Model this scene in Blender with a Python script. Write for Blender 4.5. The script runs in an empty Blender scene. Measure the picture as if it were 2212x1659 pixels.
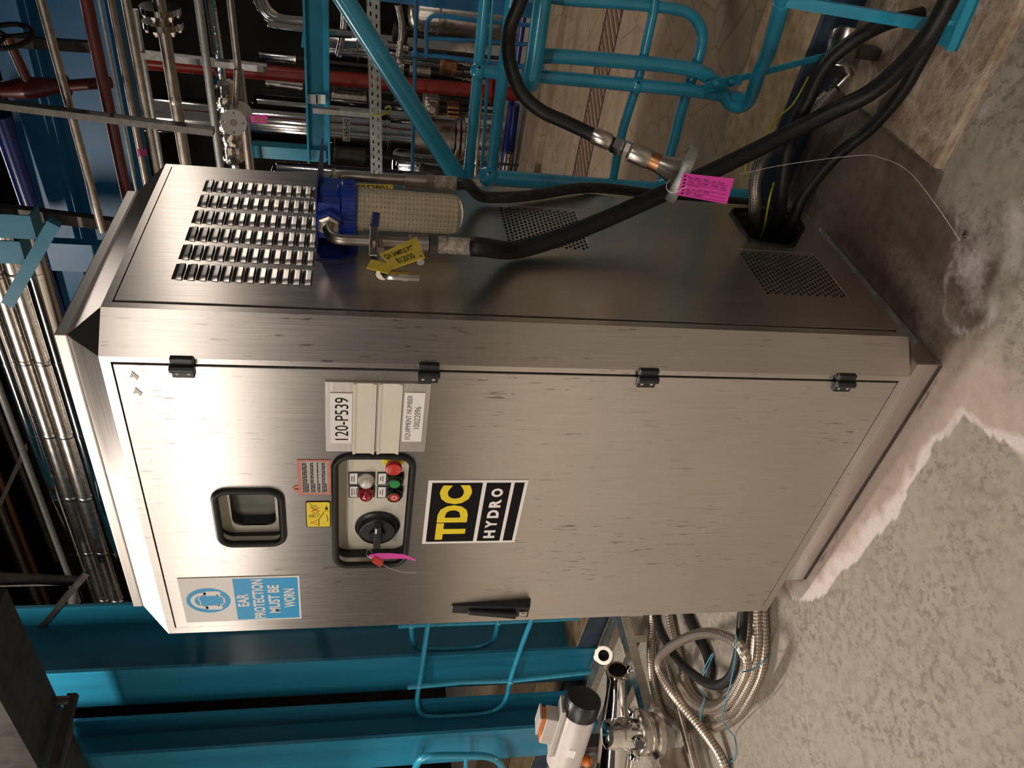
import bpy, bmesh, math, random
from mathutils import Vector, Matrix, noise
from mathutils.geometry import tessellate_polygon
random.seed(7)
S = bpy.context.scene
COL = S.collection
V = Vector
# ------------------------------------------------------------------ camera
CP = V((1.9652237, -1.2403882, 1.350667)); YAW, PITCH, ROLL, FPX = -0.7064387, -0.1935930, 0.0213033, 1676.153
_f = V((math.sin(YAW)*math.cos(PITCH), math.cos(YAW)*math.cos(PITCH), math.sin(PITCH)))
_r = V((math.cos(YAW), -math.sin(YAW), 0)); _u = _r.cross(_f)
CR = _r*math.cos(ROLL) + _u*math.sin(ROLL); CU = _u*math.cos(ROLL) - _r*math.sin(ROLL); CF = _f
cam = bpy.data.cameras.new('camera'); cam.sensor_fit = 'HORIZONTAL'; cam.sensor_width = 36.0
cam.lens = 36.0*FPX/2212.0; cam.clip_start = 0.05; cam.clip_end = 100
co = bpy.data.objects.new('camera', cam); COL.objects.link(co)
mx = Matrix.Identity(4)                       # the photograph was taken with the phone turned a quarter turn
for i, ax in enumerate((-CU, CR, -CF)):
    for j in range(3): mx[j][i] = ax[j]
mx.translation = CP; co.matrix_world = mx
S.camera = co
def at(x, y, X=None, Y=None, Z=None):
    "point where the ray of photo pixel (x, y) meets a plane of the place"
    v = CF + CU*((1106-x)/FPX) + CR*((829.5-y)/FPX)
    t = (X-CP.x)/v.x if X is not None else (Y-CP.y)/v.y if Y is not None else (Z-CP.z)/v.z
    return CP + v*t
def depth(p): return (p-CP).dot(CF)
def rpx(p, w): return w*depth(p)/FPX/2        # radius of a round thing that shows w pixels wide at p
# ------------------------------------------------------------------ world, exposure, lamps
S.view_settings.view_transform = 'Standard'; S.view_settings.look = 'None'; S.view_settings.gamma = 1
S.view_settings.use_curve_mapping = False; S.view_settings.exposure = 0.32
w = bpy.data.worlds.new('world'); S.world = w; w.use_nodes = True
w.node_tree.nodes['Background'].inputs[0].default_value = (1.0, 0.90, 0.82, 1); w.node_tree.nodes['Background'].inputs[1].default_value = 0.055
WARM = (1.0, 0.89, 0.79)
LAMPS = [  # name, centre, length, rotation about z, watts, label
    ('batten', (-6.7, -4.8, 2.95), 1.9, 0.0, 84, 'farthest batten lamp in the row along the aisle'),
    ('batten', (-4.7, -4.8, 2.95), 1.9, 0.0, 84, 'middle batten lamp in the row along the aisle'),
    ('batten', (-2.7, -4.8, 2.95), 1.9, 0.0, 84, 'nearest batten lamp in the row along the aisle'),
    ('batten', (-2.3, -3.0, 3.3), 1.8, 0.0, 50, 'batten lamp hanging before the pump skid'),
    ('batten', (0.5, -3.7, 2.9), 1.8, 0.0, 92, 'batten lamp hanging above the spot where one stands'),
    ('batten', (-2.3, 0.06, 4.2), 1.8, 0.0, 120, 'batten lamp hanging above the skid and hoses'),
    ('batten', (3.7, 4.4, 2.75), 1.8, 0.0, 40, 'batten lamp hanging beyond the blue railing'),
    ('batten', (4.7, -2.9, 2.85), 1.8, 0.9, 80, 'batten lamp hanging behind one who faces the door'),
    ('batten', (2.2, 6.6, 3.6), 1.6, 0.0, 22, 'batten lamp hanging over the far vessels'),
    ('batten', (-2.6, 7.4, 3.8), 1.6, 0.0, 22, 'batten lamp hanging near the back wall'),
    ('batten', (-1.4, 8.0, 5.15), 1.2, 0.0, 8, 'small batten lamp glinting beyond the blue beam'),
    ('batten', (-0.6, 3.6, 4.6), 1.8, 0.0, 12, 'batten lamp hanging above the pipes behind the cabinet'),
]
LIGHTOBJ = []
for nm, loc, ln, rz, watt, lab in LAMPS:
    L = bpy.data.lights.new('lamp_light', 'AREA'); L.shape = 'RECTANGLE'; L.size = ln; L.size_y = 0.06 if loc[2] == 4.2 else 0.14
    L.energy = watt; L.color = WARM
    lo = bpy.data.objects.new('lamp_light', L); COL.objects.link(lo)
    lo.location = (loc[0], loc[1], loc[2]-0.012); lo.rotation_euler = (0, 0, rz); LIGHTOBJ.append(lo)
# ------------------------------------------------------------------ mesh builder
class MB:
    def __init__(s): s.v = []; s.f = []; s.m = []; s.s = []; s.uv = {}
    def add(s, vs, fs, mat=0, smooth=False, M=None):
        b = len(s.v)
        for p in vs:
            p = V(p); s.v.append(M @ p if M else p)
        for f in fs: s.f.append([b+i for i in f]); s.m.append(mat); s.s.append(smooth)
        return s
    def box(s, lo, hi, mat=0, M=None):
        x0, y0, z0 = lo; x1, y1, z1 = hi
        vs = [(x0,y0,z0),(x1,y0,z0),(x1,y1,z0),(x0,y1,z0),(x0,y0,z1),(x1,y0,z1),(x1,y1,z1),(x0,y1,z1)]
        return s.add(vs, [(0,3,2,1),(4,5,6,7),(0,1,5,4),(1,2,6,5),(2,3,7,6),(3,0,4,7)], mat, False, M)
    def bar(s, a, b, w, h, up=(0,0,1), mat=0):
        "rectangular bar from a to b, w wide (across up) and h high"
        a, b = V(a), V(b); d = (b-a).normalized(); sd = d.cross(V(up)).normalized(); u = sd.cross(d)
        vs = [p + sd*(i*w/2) + u*(j*h/2) for p in (a, b) for i, j in ((-1,-1),(1,-1),(1,1),(-1,1))]
        return s.add(vs, [(0,1,2,3),(7,6,5,4),(0,4,5,1),(1,5,6,2),(2,6,7,3),(3,7,4,0)], mat)
    def tube(s, pts, r, n=12, closed=False, mat=0, caps=True, uv=False):
        pts = [V(p) for p in pts]; N = len(pts)
        rs = r if isinstance(r, (list, tuple)) else [r]*N
        T = []
        for i in range(N):
            if closed: t = pts[(i+1) % N]-pts[i-1]
            else: t = pts[min(i+1, N-1)]-pts[max(i-1, 0)]
            T.append(t.normalized())
        a = T[0].orthogonal().normalized(); b0 = len(s.v); ln = 0; k = n+1 if uv else n
        for i in range(N):
            if i:
                a = (a-T[i]*a.dot(T[i])); a = a.normalized() if a.length > 1e-6 else T[i].orthogonal().normalized(); ln += (pts[i]-pts[i-1]).length
            bb = T[i].cross(a)
            for j in range(k):
                th = 2*math.pi*j/n
                s.v.append(pts[i] + (a*math.cos(th)+bb*math.sin(th))*rs[i])
                if uv: s.uv[len(s.v)-1] = (j/n, ln)
        for i in range(N if closed else N-1):
            i2 = (i+1) % N
            for j in range(n):
                j2 = (j+1) if uv else (j+1) % n
                s.f.append([b0+i*k+j, b0+i*k+j2, b0+i2*k+j2, b0+i2*k+j]); s.m.append(mat); s.s.append(True)
        if caps and not closed:
            s.f.append([b0+j for j in range(n)][::-1]); s.m.append(mat); s.s.append(False)
            s.f.append([b0+(N-1)*k+j for j in range(n)]); s.m.append(mat); s.s.append(False)
        return s
    def lathe(s, prof, o, ax, n=24, mat=0, smooth=True, closed_ends=True):
        "profile [(radius, height)] turned about the axis ax through o"
        o = V(o); ax = V(ax).normalized(); a = ax.orthogonal().normalized()
        if n == 6 or n == 8: a = (Matrix.Rotation(0.2, 3, ax) @ a)
        b = ax.cross(a); b0 = len(s.v)
        for r, h in prof:
            for j in range(n):
                th = 2*math.pi*j/n; s.v.append(o + ax*h + (a*math.cos(th)+b*math.sin(th))*r)
        for i in range(len(prof)-1):
            for j in range(n):
                j2 = (j+1) % n; s.f.append([b0+i*n+j, b0+i*n+j2, b0+(i+1)*n+j2, b0+(i+1)*n+j]); s.m.append(mat); s.s.append(smooth and n > 8)
        if closed_ends:
            if prof[0][0] > 1e-5: s.f.append([b0+j for j in range(n)][::-1]); s.m.append(mat); s.s.append(False)
            if prof[-1][0] > 1e-5: s.f.append([b0+(len(prof)-1)*n+j for j in range(n)]); s.m.append(mat); s.s.append(False)
        return s
    def sphere(s, c, r, n=16, mat=0, sc=(1,1,1)):
        c = V(c); m = n//2; vs = []; fs = []
        for i in range(m+1):
            ph = math.pi*i/m
            for j in range(n):
                th = 2*math.pi*j/n; vs.append(c+V((r*sc[0]*math.sin(ph)*math.cos(th), r*sc[1]*math.sin(ph)*math.sin(th), r*sc[2]*math.cos(ph))))
        for i in range(m):
            for j in range(n): fs.append((i*n+j, (i+1)*n+j, (i+1)*n+(j+1) % n, i*n+(j+1) % n))
        return s.add(vs, fs, mat, True)
    def plate(s, outer, holes, th, M, mat=0, matside=None):
        "flat plate of outline outer with holes, front at local z=0, back at -th"
        loops = [outer]+list(holes); flat = [p for l in loops for p in l]
        tris = tessellate_polygon([[V((p[0], p[1], 0)) for p in l] for l in loops])
        nf = len(flat); ms = mat if matside is None else matside
        out = []
        for t in tris:
            a, b, c = (flat[i] for i in t)
            if (b[0]-a[0])*(c[1]-a[1])-(b[1]-a[1])*(c[0]-a[0]) < 0: t = (t[0], t[2], t[1])
            out.append(t)
        vs = [(p[0], p[1], 0) for p in flat]+[(p[0], p[1], -th) for p in flat]
        s.add(vs, [tuple(t) for t in out]+[(t[2]+nf, t[1]+nf, t[0]+nf) for t in out], mat, False, M)
        b = len(s.v)-len(vs); o = 0
        for k, l in enumerate(loops):
            area = sum(l[i][0]*l[(i+1) % len(l)][1]-l[(i+1) % len(l)][0]*l[i][1] for i in range(len(l)))
            n = len(l)
            for i in range(n):
                q = [b+o+i, b+o+i+nf, b+o+(i+1) % n+nf, b+o+(i+1) % n]
                if (area > 0) != (k == 0): q = q[::-1]
                s.f.append(q); s.m.append(ms); s.s.append(False)
            o += n
        return s
WP = {}
def build(name, mb, mats, parent=None, label=None, cat=None, group=None, kind=None, sharp=40, origin=None, bevel=0):
    me = bpy.data.meshes.new(name)
    vs = mb.v
    if origin is None:
        lo = V((min(p.x for p in vs), min(p.y for p in vs), min(p.z for p in vs))); hi = V((max(p.x for p in vs), max(p.y for p in vs), max(p.z for p in vs)))
        c = (lo+hi)/2
    else: c = V(origin)
    me.from_pydata([p-c for p in vs], [], mb.f)
    me.polygons.foreach_set('material_index', mb.m); me.polygons.foreach_set('use_smooth', mb.s)
    for m in (mats if isinstance(mats, (list, tuple)) else [mats]): me.materials.append(M_[m] if isinstance(m, str) else m)
    if mb.uv:
        ul = me.uv_layers.new(name='UVMap')
        for lp in me.loops: ul.data[lp.index].uv = mb.uv.get(lp.vertex_index, (0, 0))
    if any(mb.s): me.set_sharp_from_angle(angle=math.radians(sharp))
    me.update()
    o = bpy.data.objects.new(name, me); COL.objects.link(o); o.location = c; WP[o] = c
    if bevel:
        bv = o.modifiers.new('bevel', 'BEVEL'); bv.width = bevel; bv.segments = 2; bv.limit_method = 'ANGLE'; bv.angle_limit = 0.6
    adopt(o, parent); tag(o, label, cat, group, kind)
    return o
def adopt(o, parent):
    if parent: o.parent = parent; o.matrix_parent_inverse = Matrix.Translation(-WP[parent])
def tag(o, label=None, cat=None, group=None, kind=None):
    if label: o['label'] = label
    if cat: o['category'] = cat
    if group: o['group'] = group
    if kind: o['kind'] = kind
def thing(name, loc, label, cat, group=None):
    e = bpy.data.objects.new(name, None); COL.objects.link(e); e.location = loc; e.empty_display_size = 0.05
    WP[e] = V(loc); tag(e, label, cat, group); return e
def clone(o, delta, parent):
    c = o.copy(); COL.objects.link(c); c.location = WP[o]+V(delta); WP[c] = WP[o]+V(delta)
    adopt(c, parent); return c
def spl(pts, n=8, closed=False):
    pts = [V(p) for p in pts]; N = len(pts); out = []
    for i in range(N if closed else N-1):
        p0 = pts[i-1] if (i or closed) else pts[0]*2-pts[1]; p1 = pts[i]; p2 = pts[(i+1) % N]
        p3 = pts[(i+2) % N] if (closed or i+2 < N) else p2*2-p1
        for k in range(n):
            t = k/n; out.append(0.5*((2*p1)+(p2-p0)*t+(2*p0-5*p1+4*p2-p3)*t*t+(3*p1-p0-3*p2+p3)*t**3))
    if not closed: out.append(pts[-1])
    return out
def rrect(x0, y0, x1, y1, r, n=6):
    out = []
    for cx, cy, a0 in ((x1-r, y0+r, -90), (x1-r, y1-r, 0), (x0+r, y1-r, 90), (x0+r, y0+r, 180)):
        for i in range(n+1):
            a = math.radians(a0+90*i/n); out.append((cx+r*math.cos(a), cy+r*math.sin(a)))
    return out
def circ(cx, cy, r, n=20): return [(cx+r*math.cos(2*math.pi*i/n), cy+r*math.sin(2*math.pi*i/n)) for i in range(n)]
def rect(x0, y0, x1, y1): return [(x0, y0), (x1, y0), (x1, y1), (x0, y1)]
def frame(o, ex, ey):
    ex = V(ex).normalized(); ez = ex.cross(V(ey)).normalized(); ey = ez.cross(ex); m = Matrix.Identity(4)
    for i, a in enumerate((ex, ey, ez)):
        for j in range(3): m[j][i] = a[j]
    m.translation = V(o); return m
def front(y): return frame((0, y, 0), (1, 0, 0), (0, 0, 1))      # local (x, z) on a plane facing -Y
def side(x): return frame((x, 0, 0), (0, 1, 0), (0, 0, 1))       # local (y, z) on a plane facing +X
_tc = {}
def text_geo(s, off=0.0, spc=1.0):
    key = (s, off, spc)
    if key not in _tc:
        cu = bpy.data.curves.new('t', 'FONT'); cu.body = s; cu.offset = off; cu.space_character = spc; cu.resolution_u = 3
        ob = bpy.data.objects.new('t', cu); me = bpy.data.meshes.new_from_object(ob)
        vs = [v.co.copy() for v in me.vertices]; fs = [list(p.vertices) for p in me.polygons]
        bpy.data.objects.remove(ob); bpy.data.meshes.remove(me)
        x0 = min(v.x for v in vs); x1 = max(v.x for v in vs); y0 = min(v.y for v in vs); y1 = max(v.y for v in vs)
        _tc[key] = ([((v.x-x0)/(x1-x0), (v.y-y0)/(y1-y0)) for v in vs], fs)
    return _tc[key]
def text_into(mb, s, x0, y0, x1, y1, M, z=0.0006, mat=0, off=0.0, spc=1.0):
    "lettering stretched into the rectangle x0..x1, y0..y1 of the frame M"
    vs, fs = text_geo(s, off, spc)
    mb.add([(x0+(x1-x0)*a, y0+(y1-y0)*b, z) for a, b in vs], fs, mat, False, M)
def stroke(mb, pts, w, M, z=0.0006, mat=0):
    for a, b in zip(pts, pts[1:]):
        a, b = V(a), V(b); d = (b-a); n = V((-d.y, d.x)).normalized()*(w/2); e = d.normalized()*(w/4)
        q = [a-n-e, b-n+e, b+n+e, a+n-e]; mb.add([(p.x, p.y, z) for p in q], [(0, 1, 2, 3)], mat, False, M)
def fill(mb, pts, M, z=0.0006, mat=0):
    tr = tessellate_polygon([[V((p[0], p[1], 0)) for p in pts]]); out = []
    for t in tr:
        a, b, c = (pts[i] for i in t)
        out.append(t if (b[0]-a[0])*(c[1]-a[1])-(b[1]-a[1])*(c[0]-a[0]) > 0 else (t[0], t[2], t[1]))
    mb.add([(p[0], p[1], z) for p in pts], out, mat, False, M)
# ------------------------------------------------------------------ materials
M_ = {}
def nt(name):
    m = bpy.data.materials.new(name); m.use_nodes = True; M_[name] = m
    return m, m.node_tree, m.node_tree.nodes['Principled BSDF']
def N(t, kind, **k):
    n = t.nodes.new(kind)
    for a, b in k.items():
        if a == 'ins':
            for i, v in b.items(): n.inputs[i].default_value = v
        else: setattr(n, a, b)
    return n
def coords(t, scale=(1, 1, 1), kind='Object'):
    tc = N(t, 'ShaderNodeTexCoord'); mp = N(t, 'ShaderNodeMapping'); mp.inputs['Scale'].default_value = scale
    t.links.new(tc.outputs[kind], mp.inputs[0]); return mp.outputs[0]
def noise_n(t, vec, scale, detail=4, rough=0.55):
    n = N(t, 'ShaderNodeTexNoise', ins={'Scale': scale, 'Detail': detail, 'Roughness': rough}); t.links.new(vec, n.inputs['Vector']); return n.outputs['Fac']
def ramp(t, fac, stops):
    r = N(t, 'ShaderNodeValToRGB'); e = r.color_ramp.elements
    while len(e) < len(stops): e.new(0.5)
    for el, (p, c) in zip(e, stops): el.position = p; el.color = c if len(c) == 4 else (*c, 1)
    t.links.new(fac, r.inputs[0]); return r.outputs[0]
def mixc(t, fac, a, b, mode='MIX'):
    n = N(t, 'ShaderNodeMix', data_type='RGBA', blend_type=mode)
    for sock, v in ((n.inputs['Factor'], fac), (n.inputs['A'], a), (n.inputs['B'], b)):
        if hasattr(v, 'links') or hasattr(v, 'is_linked'): t.links.new(v, sock)
        else: sock.default_value = v if not isinstance(v, tuple) else ((*v, 1) if len(v) == 3 else v)
    return n.outputs['Result']
def math_n(t, op, a, b=0.0, clamp=False):
    n = N(t, 'ShaderNodeMath', operation=op, use_clamp=clamp)
    for i, v in enumerate((a, b)):
        if hasattr(v, 'is_linked'): t.links.new(v, n.inputs[i])
        else: n.inputs[i].default_value = v
    return n.outputs[0]
def bump(t, b, h, dist=0.001, st=1.0):
    n = N(t, 'ShaderNodeBump', ins={'Strength': st, 'Distance': dist}); t.links.new(h, n.inputs['Height']); t.links.new(n.outputs[0], b.inputs['Normal'])
def paint(name, col, rough=0.4, metal=0.0, var=0.12, scale=14, coat=0.0, spec=0.5, bmp=0.0, stretch=(1, 1, 1), rvar=0.08):
    m, t, b = nt(name)
    n1 = noise_n(t, coords(t, stretch), scale, 5)
    lo = tuple(c*(1-var) for c in col); hi = tuple(min(1, c*(1+var)) for c in col)
    t.links.new(ramp(t, n1, [(0.3, lo), (0.7, hi)]), b.inputs['Base Color'])
    t.links.new(math_n(t, 'ADD', rough-rvar/2, math_n(t, 'MULTIPLY', n1, rvar)), b.inputs['Roughness'])
    b.inputs['Metallic'].default_value = metal; b.inputs['Coat Weight'].default_value = coat; b.inputs['Coat Roughness'].default_value = 0.15
    b.inputs['Specular IOR Level'].default_value = spec
    if bmp: bump(t, b, n1, bmp)
    return m
def brushed(name, col, rough, grain=(90, 90, 2.2), fleck=0.0, var=0.10, aniso=0.0):
    m, t, b = nt(name)
    g = noise_n(t, coords(t, grain), 3.0, 4, 0.6); big = noise_n(t, coords(t), 2.2, 3)
    c = ramp(t, g, [(0.25, tuple(x*(1-var) for x in col)), (0.75, tuple(min(1, x*(1+var)) for x in col))])
    c = mixc(t, ramp(t, big, [(0.35, (0, 0, 0)), (0.75, (0.35, 0.35, 0.35))]), c, tuple(x*0.72 for x in col))
    if fleck:
        fl = noise_n(t, coords(t, (150, 150, 16)), 1.0, 3, 0.6); pt = noise_n(t, coords(t), 3.4, 3)
        k = math_n(t, 'MULTIPLY', ramp(t, fl, [(0.63, (0, 0, 0)), (0.69, (1, 1, 1))]), ramp(t, pt, [(0.4, (0, 0, 0)), (0.62, (1, 1, 1))]))
        c = mixc(t, math_n(t, 'MULTIPLY', k, fleck), c, (0.16, 0.13, 0.11))
    t.links.new(c, b.inputs['Base Color']); b.inputs['Metallic'].default_value = 1
    t.links.new(math_n(t, 'ADD', rough-0.06, math_n(t, 'MULTIPLY', g, 0.12)), b.inputs['Roughness'])
    bump(t, b, g, 0.0003, 0.25)
    if aniso:
        tn = N(t, 'ShaderNodeTangent', direction_type='RADIAL', axis='Z'); t.links.new(tn.outputs[0], b.inputs['Tangent']); b.inputs['Anisotropic'].default_value = aniso
    return m
brushed('steel', (0.62, 0.58, 0.54), 0.33, fleck=0.8, aniso=0.72)
brushed('steel_side', (0.64, 0.60, 0.555), 0.31, grain=(90, 90, 2.2), aniso=0.5)
brushed('steel_top', (0.64, 0.60, 0.56), 0.34, grain=(2.2, 90, 90))
paint('chrome', (0.72, 0.70, 0.67), 0.09, 1.0, 0.06, 6, rvar=0.05)
paint('stainless', (0.58, 0.53, 0.48), 0.27, 1.0, 0.14, 22)
paint('pipe_steel', (0.42, 0.37, 0.32), 0.36, 1.0, 0.22, 30)
paint('galv_bright', (0.62, 0.61, 0.58), 0.42, 0.5, 0.1, 40)
paint('shaded_red', (0.11, 0.012, 0.010), 0.42, 0, 0.2, 12, coat=0.2)  # same red paint, with shade put into the colour
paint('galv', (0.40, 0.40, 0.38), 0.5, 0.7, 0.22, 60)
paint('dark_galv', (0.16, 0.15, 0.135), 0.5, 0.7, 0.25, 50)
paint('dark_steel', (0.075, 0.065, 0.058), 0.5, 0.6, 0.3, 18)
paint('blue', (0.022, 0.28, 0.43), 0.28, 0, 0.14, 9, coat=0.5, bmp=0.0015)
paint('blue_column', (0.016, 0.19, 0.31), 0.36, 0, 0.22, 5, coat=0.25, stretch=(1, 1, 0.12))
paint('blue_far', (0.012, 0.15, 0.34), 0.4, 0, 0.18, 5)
paint('royal', (0.008, 0.035, 0.28), 0.33, 0, 0.08, 20, coat=0.2)
paint('navy_bracket', (0.008, 0.016, 0.13), 0.4, 0, 0.1, 20)
paint('deep_blue_pipe', (0.006, 0.02, 0.17), 0.3, 0, 0.2, 8, coat=0.3)
paint('red', (0.26, 0.018, 0.014), 0.38, 0, 0.2, 12, coat=0.2)
paint('black', (0.012, 0.012, 0.013), 0.38, 0, 0.3, 40)
paint('rubber', (0.008, 0.007, 0.007), 0.5, 0, 0.4, 60, bmp=0.0008, spec=0.35)
paint('matte_black', (0.006, 0.006, 0.006), 0.85, 0, 0.2, 30)
paint('white', (0.86, 0.83, 0.80), 0.35, 0, 0.03, 20)
paint('cream', (0.72, 0.67, 0.56), 0.42, 0, 0.05, 14)
paint('panel_cream', (0.66, 0.63, 0.52), 0.4, 0, 0.04, 30)
paint('sky_blue', (0.01, 0.36, 0.72), 0.35, 0, 0.03, 20)
paint('yellow', (0.86, 0.66, 0.015), 0.38, 0, 0.06, 24)
paint('tag_yellow', (0.66, 0.50, 0.02), 0.45, 0, 0.12, 40)
paint('ink', (0.010, 0.009, 0.010), 0.55, 0, 0.1, 20, spec=0.06)
paint('grey_ink', (0.10, 0.09, 0.09), 0.5, 0, 0.1, 20)
paint('label_grey', (0.42, 0.40, 0.37), 0.35, 0.3, 0.12, 30)
paint('label_red', (0.62, 0.20, 0.15), 0.45, 0, 0.12, 30)
paint('pink', (0.80, 0.055, 0.42), 0.6, 0, 0.06, 20)
paint('signal_red', (0.62, 0.035, 0.02), 0.3, 0, 0.05, 20, coat=0.4)
paint('lamp_red', (0.30, 0.006, 0.01), 0.12, 0, 0.1, 20, coat=0.8)
paint('lamp_white', (0.72, 0.69, 0.64), 0.15, 0, 0.04, 20, coat=0.8)
paint('green', (0.03, 0.30, 0.07), 0.3, 0, 0.05, 20)
paint('orange', (0.75, 0.19, 0.025), 0.45, 0, 0.08, 20)
paint('plastic_grey', (0.48, 0.44, 0.40), 0.45, 0, 0.06, 20)
paint('plastic_white', (0.56, 0.50, 0.47), 0.38, 0, 0.05, 14)
paint('earth_yellow', (0.40, 0.42, 0.03), 0.45, 0, 0.15, 50)
paint('string_blue', (0.05, 0.22, 0.32), 0.7, 0, 0.3, 60)
paint('cord', (0.55, 0.52, 0.50), 0.5, 0, 0.1, 30)
paint('copper', (0.40, 0.20, 0.10), 0.4, 1, 0.2, 40)
paint('rust', (0.16, 0.07, 0.035), 0.7, 0, 0.3, 40)
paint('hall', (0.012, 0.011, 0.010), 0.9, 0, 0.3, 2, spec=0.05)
paint('cloudy', (0.62, 0.56, 0.42), 0.3, 0, 0.05, 10)
def glass_mat():
    m, t, b = nt('glass'); n1 = noise_n(t, coords(t), 9, 3)
    t.links.new(ramp(t, n1, [(0.3, (0.80, 0.86, 0.84)), (0.7, (0.94, 0.96, 0.95))]), b.inputs['Base Color'])
    b.inputs['Transmission Weight'].default_value = 1; b.inputs['Roughness'].default_value = 0.03; b.inputs['IOR'].default_value = 1.45
    m, t, b = nt('bowl_plastic'); n1 = noise_n(t, coords(t), 12, 3)
    t.links.new(ramp(t, n1, [(0.3, (0.86, 0.80, 0.66)), (0.7, (0.92, 0.88, 0.78))]), b.inputs['Base Color'])
    b.inputs['Transmission Weight'].default_value = 0.85; b.inputs['Roughness'].default_value = 0.12; b.inputs['IOR'].default_value = 1.2
glass_mat()
def cartridge_mat():
    m, t, b = nt('cartridge')
    uvv = coords(t, (1, 1, 1), 'UV'); sx = N(t, 'ShaderNodeSeparateXYZ'); t.links.new(uvv, sx.inputs[0])
    u = math_n(t, 'MULTIPLY', sx.outputs[0], 2*math.pi*11); v = math_n(t, 'MULTIPLY', sx.outputs[1], 2*math.pi*56)
    d = math_n(t, 'MULTIPLY', math_n(t, 'SINE', math_n(t, 'ADD', u, v)), math_n(t, 'SINE', math_n(t, 'SUBTRACT', u, v)))
    t.links.new(ramp(t, math_n(t, 'ADD', math_n(t, 'MULTIPLY', d, 0.5), 0.5), [(0.05, (0.40, 0.31, 0.19)), (0.22, (0.72, 0.64, 0.48)), (0.9, (0.82, 0.76, 0.61))]), b.inputs['Base Color'])
    b.inputs['Roughness'].default_value = 0.75; bump(t, b, d, 0.002, 0.7)
cartridge_mat()
def braid_mat(name, c0, c1, ku=9, kv=42):
    m, t, b = nt(name)
    uvv = coords(t, (1, 1, 1), 'UV'); sx = N(t, 'ShaderNodeSeparateXYZ'); t.links.new(uvv, sx.inputs[0])
    u = math_n(t, 'MULTIPLY', sx.outputs[0], 2*math.pi*ku); v = math_n(t, 'MULTIPLY', sx.outputs[1], 2*math.pi*kv)
    a = math_n(t, 'SINE', math_n(t, 'ADD', u, v)); c = math_n(t, 'SINE', math_n(t, 'SUBTRACT', u, v))
    f = math_n(t, 'ADD', math_n(t, 'MULTIPLY', math_n(t, 'MULTIPLY', a, c), 0.5), 0.5)
    t.links.new(ramp(t, f, [(0.1, c0), (0.7, c1)]), b.inputs['Base Color']); b.inputs['Metallic'].default_value = 0.9
    b.inputs['Roughness'].default_value = 0.33; bump(t, b, f, 0.0012, 0.8)
braid_mat('braid', (0.22, 0.17, 0.13), (0.66, 0.56, 0.47))
braid_mat('braid_fine', (0.10, 0.08, 0.07), (0.50, 0.44, 0.40), 10, 130)
def wrapped_mat():
    m, t, b = nt('taped_rubber'); n1 = noise_n(t, coords(t, (40, 40, 12)), 3, 5, 0.7)
    t.links.new(ramp(t, n1, [(0.45, (0.012, 0.010, 0.010)), (0.72, (0.05, 0.045, 0.04))]), b.inputs['Base Color'])
    b.inputs['Roughness'].default_value = 0.28; bump(t, b, n1, 0.006, 1)
    m, t, b = nt('limescale'); n1 = noise_n(t, coords(t), 90, 5, 0.7)
    t.links.new(ramp(t, n1, [(0.35, (0.20, 0.17, 0.14)), (0.65, (0.52, 0.47, 0.41))]), b.inputs['Base Color'])
    b.inputs['Roughness'].default_value = 0.7; b.inputs['Metallic'].default_value = 0.3; bump(t, b, n1, 0.003, 0.8)
wrapped_mat()
def foil_mat():
    m, t, b = nt('foil'); n1 = noise_n(t, coords(t), 11, 4)
    t.links.new(ramp(t, n1, [(0.3, (0.52, 0.50, 0.47)), (0.7, (0.78, 0.76, 0.73))]), b.inputs['Base Color'])
    b.inputs['Metallic'].default_value = 1; b.inputs['Roughness'].default_value = 0.1; bump(t, b, n1, 0.01, 0.6)
foil_mat()
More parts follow.
